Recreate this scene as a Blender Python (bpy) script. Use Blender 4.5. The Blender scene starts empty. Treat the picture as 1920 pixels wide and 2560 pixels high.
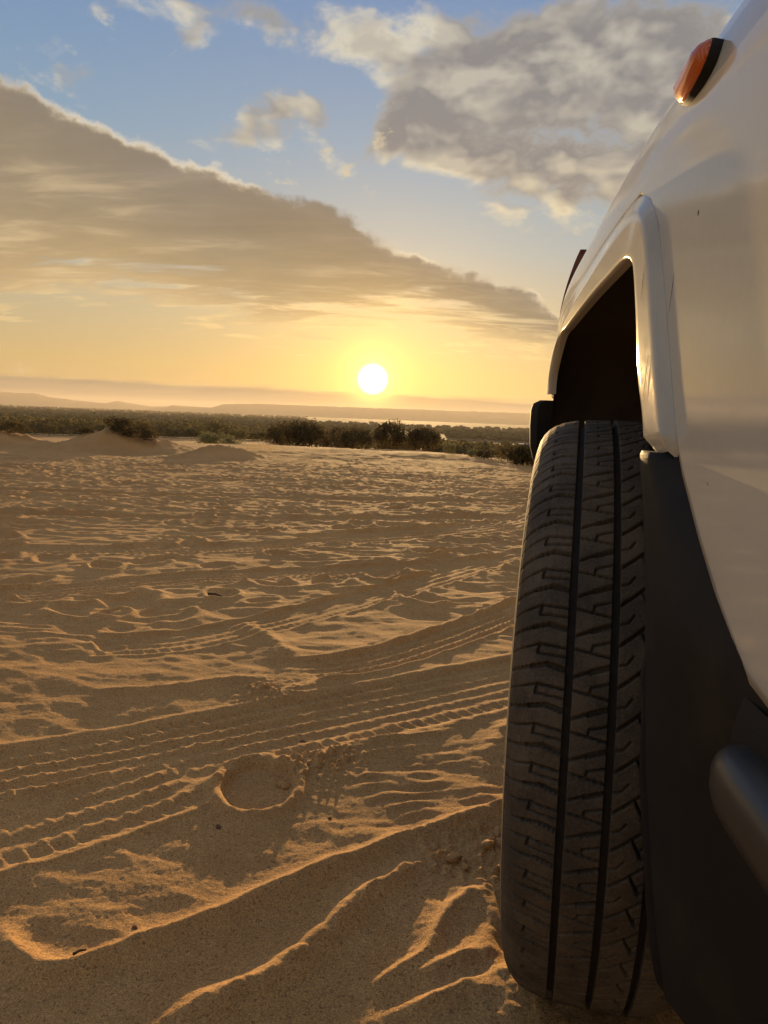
import bpy, math, random
import numpy as np
from mathutils import Matrix, Vector

rng = np.random.default_rng(7)
random.seed(7)
S = bpy.context.scene
COL = S.collection
R_ = math.radians

# ------------------------------------------------------------------ camera
CAM_H = 0.724
cam = bpy.data.cameras.new('camera')
cam_o = bpy.data.objects.new('camera', cam)
COL.objects.link(cam_o)
cam.sensor_fit = 'VERTICAL'
cam.sensor_height = 24.0
cam.lens = 24.0 * 1750.0 / 2560.0
cam.clip_start = 0.02
cam.clip_end = 40000
_r = Vector((0.99450308, 0.09755141, 0.03804393))
_u = Vector((-0.05056948, 0.12932836, 0.99031152))
_f = Vector((-0.09168613, 0.98679172, -0.13355058))
cam_o.matrix_world = Matrix(((_r.x, _u.x, -_f.x, 0), (_r.y, _u.y, -_f.y, 0), (_r.z, _u.z, -_f.z, CAM_H), (0, 0, 0, 1)))
S.camera = cam_o

# ------------------------------------------------------------------ node helper (tiny expression layer)
class Ex:
    def __init__(s, g, sock): s.g, s.s = g, sock
    def __add__(s, o): return s.g.m('ADD', s, o)
    __radd__ = __add__
    def __sub__(s, o): return s.g.m('SUBTRACT', s, o)
    def __rsub__(s, o): return s.g.m('SUBTRACT', o, s)
    def __mul__(s, o): return s.g.m('MULTIPLY', s, o)
    __rmul__ = __mul__
    def __truediv__(s, o): return s.g.m('DIVIDE', s, o)
    def __rtruediv__(s, o): return s.g.m('DIVIDE', o, s)
    def __neg__(s): return s.g.m('MULTIPLY', s, -1.0)
    def __pow__(s, o): return s.g.m('POWER', s, o)

class G:
    def __init__(s, nt):
        s.nt = nt
        nt.nodes.clear()
    def node(s, t, **kw):
        n = s.nt.nodes.new(t)
        for k, v in kw.items(): setattr(n, k, v)
        return n
    def put(s, sock, v):
        if isinstance(v, Ex): s.nt.links.new(v.s, sock)
        elif hasattr(v, 'is_output'): s.nt.links.new(v, sock)
        else:
            if isinstance(v, (tuple, list)) and len(v) == 3 and sock.type == 'RGBA': v = (*v, 1.0)
            sock.default_value = v
    def m(s, op, a, b=None, c=None, clamp=False):
        n = s.node('ShaderNodeMath', operation=op, use_clamp=clamp)
        for i, v in enumerate((a, b, c)):
            if v is not None: s.put(n.inputs[i], v)
        return Ex(s, n.outputs[0])
    def mx(s, a, b): return s.m('MAXIMUM', a, b)
    def mn(s, a, b): return s.m('MINIMUM', a, b)
    def cl(s, a): return s.m('ADD', a, 0.0, clamp=True)
    def exp(s, a): return s.m('EXPONENT', a)
    def ss(s, x, a, b, lo=0.0, hi=1.0):
        n = s.node('ShaderNodeMapRange', interpolation_type='SMOOTHSTEP')
        for i, v in enumerate((x, a, b, lo, hi)): s.put(n.inputs[i], v)
        return Ex(s, n.outputs[0])
    def dot(s, v, c):
        n = s.node('ShaderNodeVectorMath', operation='DOT_PRODUCT')
        s.put(n.inputs[0], v); n.inputs[1].default_value = c
        return Ex(s, n.outputs['Value'])
    def vec(s, x, y, z):
        n = s.node('ShaderNodeCombineXYZ')
        for i, v in enumerate((x, y, z)): s.put(n.inputs[i], v)
        return Ex(s, n.outputs[0])
    def vadd(s, a, b):
        n = s.node('ShaderNodeVectorMath', operation='ADD')
        s.put(n.inputs[0], a); s.put(n.inputs[1], b)
        return Ex(s, n.outputs[0])
    def vscale(s, a, k):
        n = s.node('ShaderNodeVectorMath', operation='MULTIPLY')
        s.put(n.inputs[0], a); s.put(n.inputs[1], k)
        return Ex(s, n.outputs[0])
    def noise(s, v, scale, detail=4, rough=0.55, dist=0.0, dim='3D'):
        n = s.node('ShaderNodeTexNoise', noise_dimensions=dim)
        s.put(n.inputs['Vector'], v)
        n.inputs['Scale'].default_value = scale
        n.inputs['Detail'].default_value = detail
        n.inputs['Roughness'].default_value = rough
        n.inputs['Distortion'].default_value = dist
        return Ex(s, n.outputs['Fac'])
    def mix(s, f, a, b):
        n = s.node('ShaderNodeMix', data_type='RGBA')
        s.put(n.inputs[0], f); s.put(n.inputs[6], a); s.put(n.inputs[7], b)
        return Ex(s, n.outputs[2])
    def addc(s, a, b, f=1.0):
        n = s.node('ShaderNodeMix', data_type='RGBA', blend_type='ADD')
        s.put(n.inputs[0], f); s.put(n.inputs[6], a); s.put(n.inputs[7], b)
        return Ex(s, n.outputs[2])
    def scalec(s, c, k):
        n = s.node('ShaderNodeVectorMath', operation='SCALE')
        if isinstance(c, Ex): s.put(n.inputs[0], c)
        else: n.inputs[0].default_value = c[:3]
        s.put(n.inputs['Scale'], k)
        return Ex(s, n.outputs[0])
    def ramp(s, f, stops):
        n = s.node('ShaderNodeValToRGB')
        s.put(n.inputs[0], f)
        e = n.color_ramp.elements
        while len(e) < len(stops): e.new(0.5)
        for k, (p, c) in zip(e, stops):
            k.position = p; k.color = (*c, 1.0)
        return Ex(s, n.outputs[0])

# ------------------------------------------------------------------ world: evening sky with cloud bank
SUN_DIR = Vector((-0.11512402, 0.99194853, 0.0527691)).normalized()
SUN_EL = R_(3.9)
SUN_AZ = R_(-3.2)
LAMP_DIR = Vector((math.sin(SUN_AZ) * math.cos(SUN_EL), math.cos(SUN_AZ) * math.cos(SUN_EL), math.sin(SUN_EL)))

def make_world():
    w = bpy.data.worlds.new('World'); S.world = w; w.use_nodes = True
    g = G(w.node_tree)
    tc = g.node('ShaderNodeTexCoord')
    d = Ex(g, tc.outputs['Generated'])
    c0 = (-0.092514, 0.995711, 0.0); e1 = (0.995711, 0.092514, 0.0)
    dz = g.dot(d, (0, 0, 1)); dc = g.mx(g.dot(d, c0), 0.12)
    u = g.dot(d, e1) / dc
    v = dz / dc
    el = g.mx(dz, 0.0)
    sund = g.dot(d, tuple(SUN_DIR))
    ang = g.m('ARCCOSINE', g.mn(sund, 1.0)) * 57.2958          # degrees from the sun
    # clear air: the physical sky, plus the warm aureole of a dusty evening
    sky = g.node('ShaderNodeTexSky', sky_type='NISHITA')
    sky.sun_disc = False
    sky.sun_elevation = SUN_EL
    sky.sun_rotation = SUN_AZ
    sky.air_density = 1.0; sky.dust_density = 1.6; sky.ozone_density = 3.0
    nish = g.scalec(Ex(g, sky.outputs[0]), 0.11)
    grad = g.ramp(el, [(0.0, (0.52, 0.34, 0.16)), (0.06, (0.60, 0.42, 0.18)), (0.125, (0.52, 0.43, 0.26)),
                       (0.22, (0.34, 0.415, 0.43)), (0.34, (0.215, 0.36, 0.505)), (0.50, (0.13, 0.27, 0.51)), (1.0, (0.07, 0.16, 0.40))])
    base = g.mix(0.88, nish, grad)
    base = g.scalec(base, g.ss(ang, 35.0, 120.0, 1.0, 0.55))
    warm = g.exp(-(ang / 13.0))
    base = g.addc(base, g.scalec((0.36, 0.17, 0.0), warm))
    # coordinates on a cloud layer (so that clouds shrink towards the horizon)
    sx, sy = g.dot(d, e1), g.dot(d, c0)
    k = 1.0 / (el + 0.16)
    p = g.vec(sx * k, sy * k, 0.0)
    pd = g.vec(sx * k, sy * k, el * 2.0)
    # ---- broken cumulus higher up
    def blob(cu, cv, ru, rv, amp, rot=0.0):
        a, b = u - cu, v - cv
        if rot:
            cr, sr = math.cos(rot), math.sin(rot)
            a, b = a * cr + b * sr, b * cr - a * sr
        a, b = a * (1.0 / ru), b * (1.0 / rv)
        return g.exp(-(a * a + b * b)) * amp
    dm = g.vscale(d, (1.0, 1.0, 1.75))
    n_lo = g.noise(dm, 2.4, 1, 0.5) * 0.22
    n_a = g.noise(dm, 9.5, 7, 0.60, 0.2) * 0.95 + n_lo
    n_b = g.noise(g.vadd(dm, (-0.010, 0.0, -0.034)), 9.5, 3, 0.55, 0.2) * 0.95 + n_lo
    cov = (blob(0.02, 0.395, 0.085, 0.085, 0.30) + blob(-0.02, 0.485, 0.075, 0.035, 0.24) + blob(0.17, 0.44, 0.13, 0.085, 0.25)
           + blob(0.30, 0.32, 0.15, 0.045, 0.30, 0.1) + blob(0.33, 0.47, 0.22, 0.15, 0.27) + blob(-0.155, 0.40, 0.075, 0.028, 0.23)
           + blob(-0.20, 0.525, 0.10, 0.035, 0.24) + blob(-0.12, 0.475, 0.07, 0.03, 0.18) + blob(-0.28, 0.485, 0.035, 0.022, 0.22)
           + blob(-0.23, 0.445, 0.05, 0.022, 0.21)
           + blob(-0.42, 0.435, 0.065, 0.026, 0.23) + blob(0.10, 0.345, 0.06, 0.02, 0.16) + blob(-0.11, 0.31, 0.05, 0.045, 0.15)
           + blob(0.24, 0.255, 0.08, 0.015, 0.14) + blob(-0.20, 0.365, 0.06, 0.018, 0.19) + blob(-0.40, 0.52, 0.07, 0.02, 0.14)
           + g.ss(u, 0.25, 0.9) * 0.20 + g.ss(v, 0.75, 1.3) * 0.18)
    hole = blob(-0.33, 0.40, 0.05, 0.03, 0.05) + blob(-0.02, 0.29, 0.14, 0.05, 0.10) + blob(-0.06, 0.435, 0.03, 0.05, 0.08)
    q = n_a + cov - hole - 0.728
    a_c = g.ss(q, -0.015, 0.17)
    thick = g.ss(q, 0.03, 0.24)
    n_c = g.noise(dm, 9.5, 3, 0.55, 0.2) * 0.95 + n_lo
    lit = g.cl((n_c - n_b) * 6.0 + (n_a - n_c) * 3.5 + 0.16 + blob(-0.02, 0.485, 0.08, 0.035, 0.55) + blob(0.08, 0.425, 0.05, 0.05, 0.30) + blob(0.24, 0.285, 0.12, 0.018, 0.55) - blob(0.005, 0.385, 0.055, 0.055, 0.40) - blob(-0.20, 0.51, 0.12, 0.06, 0.40))
    lit = g.cl(lit * (1.15 - 0.55 * thick) + (1.0 - thick) * 0.34)
    low_warm = g.ss(el, 0.42, 0.15)
    c_dark = g.mix(low_warm, (0.250, 0.235, 0.228), (0.31, 0.262, 0.215))
    c_lit = g.mix(low_warm, (0.68, 0.62, 0.49), (0.90, 0.70, 0.40))
    ccol = g.mix(lit, c_dark, c_lit)
    col = g.mix(a_c * 0.95, base, ccol)
    n_p = g.noise(dm, 19.0, 5, 0.62, 0.1)
    reg = blob(-0.14, 0.355, 0.17, 0.085, 0.115) + blob(-0.36, 0.47, 0.13, 0.06, 0.10) + blob(-0.10, 0.30, 0.05, 0.04, 0.06)
    qp = n_p + reg - 0.685
    pcol = g.mix(g.ss(u, -0.32, -0.02), (0.62, 0.57, 0.46), (0.66, 0.54, 0.36))
    col = g.mix(g.ss(qp, -0.01, 0.11) * 0.8, col, pcol)
    # ---- the long grey bank
    nb1 = g.noise(p, 3.0, 6, 0.58, 0.3)
    nb2 = g.noise(pd, 1.3, 4, 0.55)
    st = g.vec(sx * k * 0.55, sy * k * 1.9, el)
    nb3 = g.noise(st, 3.2, 5, 0.6, 0.4)
    vt = 0.2379 - 0.391 * u
    vt = g.mn(vt, 0.95) + 0.09 * (g.noise(d, 5.0, 2, 0.5) - 0.5)
    vb = 0.1135 - 0.035 * u + 0.03 * g.m('SINE', u * 14.0 + 0.9) * g.ss(u, -0.7, -0.1, 1.0, 0.4)
    vb = g.mx(vb, 0.075)
    s_top = vt - v + (nb1 - 0.5) * 0.05 + (g.noise(d, 24.0, 4, 0.62) - 0.5) * 0.045
    s_bot = v - vb + 0.018 * g.ss(u, 0.0, 0.2) + (nb3 - 0.5) * 0.24 + (nb1 - 0.5) * 0.07
    a_t = g.ss(s_top, 0.0, 0.016)
    a_b = g.ss(s_bot, 0.0, 0.06)
    fade_r = g.ss(u, 0.42, 0.27)
    bank = a_t * a_b * g.ss(u, 0.95, 0.6)
    tt = g.cl((v - vb) / g.mx(vt - vb, 0.03))
    bcol = g.ramp(g.cl(tt + (nb2 - 0.5) * 0.45), [(0.0, (0.62, 0.43, 0.205)), (0.25, (0.46, 0.33, 0.175)), (0.5, (0.335, 0.262, 0.165)),
                        (0.8, (0.265, 0.217, 0.158)), (1.0, (0.235, 0.200, 0.162))])
    bcol = g.scalec(bcol, 0.58 + nb3 * 0.55 + nb1 * 0.30)
    soft = g.ss(nb3, 0.50, 0.74) * g.ss(tt, 1.1, 0.25) * 0.55
    bcol = g.mix(soft, bcol, (0.80, 0.60, 0.34))
    rim = g.exp(-(((s_top - 0.006) / 0.0075) ** 2)) * g.ss(nb2, 0.40, 0.58)
    bcol = g.addc(bcol, g.scalec((0.72, 0.58, 0.36), rim))
    rim2 = g.exp(-(((s_bot - 0.014) / 0.016) ** 2)) * g.ss(nb1, 0.40, 0.62) * g.ss(u, -0.9, -0.2, 0.35, 1.0)
    bcol = g.addc(bcol, g.scalec((0.95, 0.62, 0.20), rim2))
    col = g.mix(bank, col, bcol)
    # ---- low streak of cloud above the horizon
    vl = 0.0385 - 0.010 * u + (g.noise(g.vec(u * 6.0, v * 60.0, 0.0), 1.0, 3, 0.6) - 0.5) * 0.018
    a_l = g.ss(vl - v, 0.0, 0.010) * 0.90
    lcol = g.mix(g.ss(nb3, 0.3, 0.7), (0.24, 0.190, 0.150), (0.33, 0.255, 0.175))
    lcol = g.addc(lcol, g.scalec((0.42, 0.26, 0.08), g.exp(-(((vl - v - 0.003) / 0.0035) ** 2)) * g.ss(nb1, 0.35, 0.6)))
    col = g.mix(a_l, col, lcol)
    # ---- light of the low sun in the dusty air, and the sun itself
    col = g.addc(col, g.scalec((0.30, 0.14, 0.0), g.exp(-(ang / 6.0))))
    col = g.addc(col, g.scalec((1.6, 1.10, 0.22), g.exp(-((ang / 1.7) ** 2))))
    col = g.addc(col, g.scalec((0.75, 0.40, 0.05), g.exp(-(ang / 2.6))))
    col = g.addc(col, g.scalec((14.0, 11.5, 7.5), g.ss(ang, 1.35, 0.35)))
    bg = g.node('ShaderNodeBackground')
    g.put(bg.inputs[0], col); bg.inputs[1].default_value = 0.70
    out = g.node('ShaderNodeOutputWorld')
    w.node_tree.links.new(bg.outputs[0], out.inputs[0])
    w.cycles.sampling_method = 'MANUAL'; w.cycles.sample_map_resolution = 1024
make_world()

# ------------------------------------------------------------------ sun, exposure
sun = bpy.data.lights.new('sun', 'SUN')
sun.energy = 5.0; sun.angle = R_(0.5); sun.color = (1.0, 0.64, 0.28)
sun_o = bpy.data.objects.new('sun', sun); COL.objects.link(sun_o)
sun_o.rotation_euler = LAMP_DIR.to_track_quat('Z', 'Y').to_euler()
sun_o.location = (-3, 25, 6)

S.view_settings.view_transform = 'Standard'
S.view_settings.look = 'None'
S.view_settings.exposure = 0.55
S.view_settings.gamma = 1.0
S.view_settings.use_curve_mapping = False
S.render.engine = 'CYCLES'
S.cycles.use_denoising = True
S.cycles.use_adaptive_sampling = True
S.cycles.adaptive_threshold = 0.02
S.cycles.max_bounces = 4
S.cycles.volume_bounces = 0
S.cycles.sample_clamp_indirect = 4.0

# ------------------------------------------------------------------ mesh helpers
def mesh_np(name, V, F, mat=None, smooth=True):
    """V (n,3); F (m,4) or (m,3) or a list of both arrays."""
    me = bpy.data.meshes.new(name)
    Fs = F if isinstance(F, list) else [F]
    Fs = [np.asarray(f, np.int32) for f in Fs if len(f)]
    V = np.asarray(V, np.float32)
    loops = np.concatenate([f.ravel() for f in Fs])
    tot = np.concatenate([np.full(len(f), f.shape[1], np.int32) for f in Fs])
    st = np.concatenate([[0], np.cumsum(tot)[:-1]]).astype(np.int32)
    me.vertices.add(len(V)); me.vertices.foreach_set('co', V.ravel())
    me.loops.add(len(loops)); me.loops.foreach_set('vertex_index', loops)
    me.polygons.add(len(tot)); me.polygons.foreach_set('loop_start', st); me.polygons.foreach_set('loop_total', tot)
    me.polygons.foreach_set('use_smooth', np.full(len(tot), bool(smooth)))
    me.update(calc_edges=True)
    if mat: me.materials.append(mat)
    return me

def link(name, me, parent=None, label=None, cat=None, group=None, kind=None, loc=None, rot=None):
    o = bpy.data.objects.new(name, me); COL.objects.link(o)
    if loc is not None: o.location = loc
    if rot is not None: o.rotation_euler = rot
    if parent is not None:
        o.parent = parent
    if label: o['label'] = label
    if cat: o['category'] = cat
    if group: o['group'] = group
    if kind: o['kind'] = kind
    return o

def grid_faces(nr, nc, wrap_c=False, wrap_r=False, flip=False):
    r = np.arange(nr if wrap_r else nr - 1)[:, None]; c = np.arange(nc if wrap_c else nc - 1)[None, :]
    r2 = (r + 1) % nr; c2 = (c + 1) % nc
    a = r * nc + c; b = r * nc + c2; e = r2 * nc + c2; f = r2 * nc + c
    q = np.stack([a, b, e, f], -1).reshape(-1, 4)
    return q[:, ::-1] if flip else q

def perlin(x, y, seed=0):
    r = np.random.default_rng(seed)
    perm = r.permutation(512).astype(np.int32)
    ga = r.uniform(0, 2 * np.pi, 512).astype(np.float32); gx, gy = np.cos(ga), np.sin(ga)
    xi, yi = np.floor(x).astype(np.int64), np.floor(y).astype(np.int64)
    xf, yf = (x - xi).astype(np.float32), (y - yi).astype(np.float32)
    u = xf * xf * xf * (xf * (xf * 6 - 15) + 10); w = yf * yf * yf * (yf * (yf * 6 - 15) + 10)
    def gr(i, j):
        h = perm[(perm[(xi + i) & 511] + yi + j) & 511]
        return gx[h] * (xf - i) + gy[h] * (yf - j)
    a, b, c, d = gr(0, 0), gr(1, 0), gr(0, 1), gr(1, 1)
    return (a + u * (b - a)) * (1 - w) + (c + u * (d - c)) * w

def fbm(x, y, oct=4, seed=0, gain=0.5):
    s = 0; a = 1.0
    for i in range(oct):
        s = s + a * perlin(x * 2 ** i + 13.7 * i, y * 2 ** i - 7.1 * i, seed + i); a *= gain
    return s

def sstep(x, a, b):
    t = np.clip((x - a) / (b - a), 0, 1)
    return t * t * (3 - 2 * t)

def principled(name, build):
    m = bpy.data.materials.new(name); m.use_nodes = True
    g = G(m.node_tree)
    b = g.node('ShaderNodeBsdfPrincipled'); o = g.node('ShaderNodeOutputMaterial')
    m.node_tree.links.new(b.outputs[0], o.inputs[0])
    tc = g.node('ShaderNodeTexCoord')
    build(g, b, Ex(g, tc.outputs['Object']))
    return m

def bump(g, h, strength, dist):
    n = g.node('ShaderNodeBump'); n.inputs['Strength'].default_value = strength; n.inputs['Distance'].default_value = dist
    g.put(n.inputs['Height'], h)
    return n.outputs['Normal']

# ------------------------------------------------------------------ materials
def _sand(g, b, co):
    big = g.noise(co, 0.9, 4, 0.55); mid = g.noise(co, 14.0, 4, 0.6); fine = g.noise(co, 430.0, 3, 0.75); sp = g.noise(co, 210.0, 2, 0.6)
    c = g.mix(g.ss(big + (mid - 0.5) * 0.5, 0.3, 0.7), (0.58, 0.330, 0.132), (0.70, 0.415, 0.172))
    c = g.mix(g.ss(fine, 0.40, 0.62), g.scalec(c, 0.66), g.scalec(c, 1.18))
    c = g.mix(g.ss(sp, 0.58, 0.66) * 0.65, c, (0.15, 0.082, 0.038))
    c = g.mix(g.ss(g.noise(co, 60.0, 4, 0.65), 0.40, 0.62) * 0.25, c, (0.40, 0.235, 0.105))
    ln = g.node('ShaderNodeVectorMath', operation='LENGTH'); g.put(ln.inputs[0], co); rr = Ex(g, ln.outputs['Value'])
    vn = g.noise(co, 0.012, 4, 0.6)
    veg = g.ss(rr + (vn - 0.5) * 160.0, 120.0, 190.0)
    c = g.mix(veg, c, g.mix(g.ss(vn, 0.42, 0.62), (0.075, 0.066, 0.034), (0.17, 0.128, 0.072)))
    g.put(b.inputs['Base Color'], c)
    b.inputs['Roughness'].default_value = 0.95
    b.inputs['Specular IOR Level'].default_value = 0.15
    h = fine * 0.7 + g.noise(co, 90.0, 3, 0.6) * 1.2
    g.put(b.inputs['Normal'], bump(g, h, 0.9, 0.0026))
M_sand = principled('sand', _sand)

def _paint(g, b, co):
    n = g.noise(co, 6.0, 5, 0.6); f = g.noise(co, 140.0, 3, 0.6)
    dust = g.ss(n + (f - 0.5) * 0.3, 0.35, 0.75)
    spk = g.ss(g.noise(co, 900.0, 2, 0.6), 0.60, 0.70)
    dust = g.cl(dust + spk * 0.5)
    g.put(b.inputs['Base Color'], g.mix(dust * 0.35, (0.66, 0.625, 0.545), (0.55, 0.485, 0.385)))
    b.inputs['Roughness'].default_value = 0.5
    b.inputs['Specular IOR Level'].default_value = 0.0
    b.inputs['Coat Weight'].default_value = 1.0
    g.put(b.inputs['Coat Roughness'], 0.055 + dust * 0.09)
    b.inputs['Coat IOR'].default_value = 1.5
M_paint = principled('white_paint', _paint)

def _plastic(g, b, co):
    n = g.noise(co, 9.0, 4, 0.6); f = g.noise(co, 700.0, 2, 0.6)
    g.put(b.inputs['Base Color'], g.mix(g.ss(n, 0.45, 0.8), (0.017, 0.0155, 0.015), (0.040, 0.033, 0.026)))
    g.put(b.inputs['Roughness'], 0.62 + n * 0.2)
    b.inputs['Specular IOR Level'].default_value = 0.25
    g.put(b.inputs['Normal'], bump(g, f, 0.15, 0.0006))
M_plastic = principled('black_plastic', _plastic)

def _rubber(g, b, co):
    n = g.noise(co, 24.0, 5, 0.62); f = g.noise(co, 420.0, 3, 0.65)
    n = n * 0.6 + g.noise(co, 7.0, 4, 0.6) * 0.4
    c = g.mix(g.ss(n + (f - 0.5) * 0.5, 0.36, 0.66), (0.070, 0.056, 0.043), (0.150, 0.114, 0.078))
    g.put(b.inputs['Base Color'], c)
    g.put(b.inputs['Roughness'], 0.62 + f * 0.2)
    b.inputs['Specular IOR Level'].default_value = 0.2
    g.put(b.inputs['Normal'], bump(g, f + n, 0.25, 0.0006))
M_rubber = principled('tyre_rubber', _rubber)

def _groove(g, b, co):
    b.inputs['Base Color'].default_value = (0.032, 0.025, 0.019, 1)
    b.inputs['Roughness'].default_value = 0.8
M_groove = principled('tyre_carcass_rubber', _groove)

def _liner(g, b, co):
    n = g.noise(co, 11.0, 5, 0.65)
    g.put(b.inputs['Base Color'], g.mix(n, (0.022, 0.017, 0.013), (0.095, 0.066, 0.042)))
    b.inputs['Roughness'].default_value = 0.9
M_liner = principled('muddy_liner', _liner)

def _amber(g, b, co):
    r = g.dot(co, (0, 1, 0))
    lines = g.m('SINE', r * 3800.0)
    g.put(b.inputs['Base Color'], g.mix(g.ss(lines, -0.5, 0.8), (0.60, 0.095, 0.010), (0.78, 0.17, 0.020)))
    b.inputs['Roughness'].default_value = 0.12
    b.inputs['Coat Weight'].default_value = 0.6; b.inputs['Coat Roughness'].default_value = 0.03
M_amber = principled('amber_lens', _amber)

def plain(name, c, rough=0.5, metal=0.0):
    def f(g, b, co):
        n = g.noise(co, 30.0, 4, 0.6)
        g.put(b.inputs['Base Color'], g.mix(n, tuple(x * 0.8 for x in c), tuple(min(1, x * 1.2) for x in c)))
        b.inputs['Roughness'].default_value = rough; b.inputs['Metallic'].default_value = metal
    return principled(name, f)
M_step = plain('step_plastic', (0.035, 0.034, 0.036), 0.38)
M_red = plain('red_lens', (0.16, 0.035, 0.018), 0.12)
M_steel = plain('wheel_steel', (0.42, 0.41, 0.40), 0.4, 0.9)
M_glass = plain('dark_glass', (0.02, 0.022, 0.024), 0.04)
M_stone = plain('brown_stone', (0.17, 0.085, 0.045), 1.0)
M_twig = plain('dry_twig', (0.05, 0.035, 0.022), 0.9)
M_bark = plain('bark', (0.07, 0.05, 0.035), 0.95)
M_house = plain('pale_plaster', (0.72, 0.66, 0.58), 0.9)
M_void = plain('window_dark', (0.03, 0.03, 0.03), 0.3)

def foliage_mat(name, ca, cb, trans=0.25):
    m = bpy.data.materials.new(name); m.use_nodes = True
    g = G(m.node_tree)
    tc = g.node('ShaderNodeTexCoord'); co = Ex(g, tc.outputs['Object'])
    gi = g.node('ShaderNodeNewGeometry')
    c = g.mix(g.cl(Ex(g, gi.outputs['Random Per Island']) * 0.7 + g.noise(co, 0.8, 3, 0.6) * 0.5 - 0.1), ca, cb)
    d = g.node('ShaderNodeBsdfDiffuse'); t = g.node('ShaderNodeBsdfTranslucent'); mx = g.node('ShaderNodeMixShader')
    g.put(d.inputs[0], c); g.put(t.inputs[0], c); mx.inputs[0].default_value = trans
    o = g.node('ShaderNodeOutputMaterial')
    m.node_tree.links.new(d.outputs[0], mx.inputs[1]); m.node_tree.links.new(t.outputs[0], mx.inputs[2]); m.node_tree.links.new(mx.outputs[0], o.inputs[0])
    return m
M_leaf = foliage_mat('scrub_leaf', (0.085, 0.068, 0.035), (0.185, 0.140, 0.070), 0.4)
M_leaf2 = foliage_mat('oasis_leaf', (0.095, 0.084, 0.042), (0.21, 0.175, 0.088), 0.4)
M_pale = foliage_mat('pale_broom', (0.15, 0.15, 0.07), (0.34, 0.32, 0.17), 0.4)
M_grass = foliage_mat('dry_grass', (0.34, 0.25, 0.12), (0.55, 0.42, 0.22), 0.4)

# ------------------------------------------------------------------ the ground: one sheet from the wheel to the far valley
def dist_poly(X, Y, pts):
    """signed lateral distance and arclength to a polyline (smoothed first)"""
    P = np.array(pts, float)
    t = np.arange(len(P)); tt = np.linspace(0, len(P) - 1, (len(P) - 1) * 8 + 1)
    # Catmull-Rom
    def cr(a):
        e = np.concatenate([[2 * a[0] - a[1]], a, [2 * a[-1] - a[-2]]])
        i = np.minimum(tt.astype(int), len(P) - 2); f = tt - i
        p0, p1, p2, p3 = e[i], e[i + 1], e[i + 2], e[i + 3]
        return 0.5 * (2 * p1 + (p2 - p0) * f + (2 * p0 - 5 * p1 + 4 * p2 - p3) * f ** 2 + (3 * p1 - p0 - 3 * p2 + p3) * f ** 3)
    Q = np.stack([cr(P[:, 0]), cr(P[:, 1])], -1)
    best = np.full(X.shape, 1e9); lat = np.zeros(X.shape); arc = np.zeros(X.shape); s0 = 0.0
    L = np.linalg.norm(np.diff(Q, axis=0), axis=1).sum()
    for a, b in zip(Q[:-1], Q[1:]):
        e = b - a; l = np.linalg.norm(e); e = e / l
        px, py = X - a[0], Y - a[1]
        s = np.clip(px * e[0] + py * e[1], 0, l)
        dx, dy = px - s * e[0], py - s * e[1]
        dd = dx * dx + dy * dy
        m = dd < best
        best = np.where(m, dd, best)
        lat = np.where(m, np.sqrt(dd) * np.sign(e[0] * py - e[1] * px), lat)
        arc = np.where(m, s0 + s, arc); s0 += l
    return lat, arc, L

RIDGES = [  # polyline, height, width, roughness
    ([(-0.62, 0.845), (-0.53, 0.785), (-0.47, 0.767), (-0.40, 0.815), (-0.322, 0.882), (-0.197, 0.998), (-0.054, 1.115), (0.125, 1.25), (0.26, 1.36)], 0.017, 0.017),
    ([(-0.33, 0.70), (-0.254, 0.753), (-0.189, 0.813), (-0.127, 0.919), (-0.080, 0.985), (-0.023, 1.054), (0.03, 1.10)], 0.016, 0.018),
    ([(-0.10, 0.785), (-0.047, 0.817), (-0.002, 0.861), (0.029, 0.942), (0.06, 0.985), (0.11, 1.016)], 0.012, 0.012),
    ([(-0.052, 0.800), (0.02, 0.832), (0.119, 0.890)], 0.009, 0.008),
    ([(-0.08, 0.735), (-0.01, 0.765), (0.126, 0.845)], 0.009, 0.010),
    ([(-0.27, 1.45), (-0.05, 1.52), (0.06, 1.60)], 0.008, 0.009),
    ([(-0.20, 1.40), (-0.02, 1.48), (0.0, 1.50)], 0.007, 0.009),
    ([(-0.9, 1.62), (-0.75, 1.66), (-0.55, 1.78), (-0.45, 1.80)], 0.009, 0.016),
    ([(-0.44, 1.66), (-0.32, 1.80), (-0.25, 1.90)], 0.010, 0.025),
    ([(0.10, 1.40), (0.16, 1.60), (0.30, 1.75)], 0.010, 0.025),
    ([(-0.72, 2.35), (-0.52, 2.10), (-0.42, 1.93)], 0.012, 0.03),
]
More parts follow.
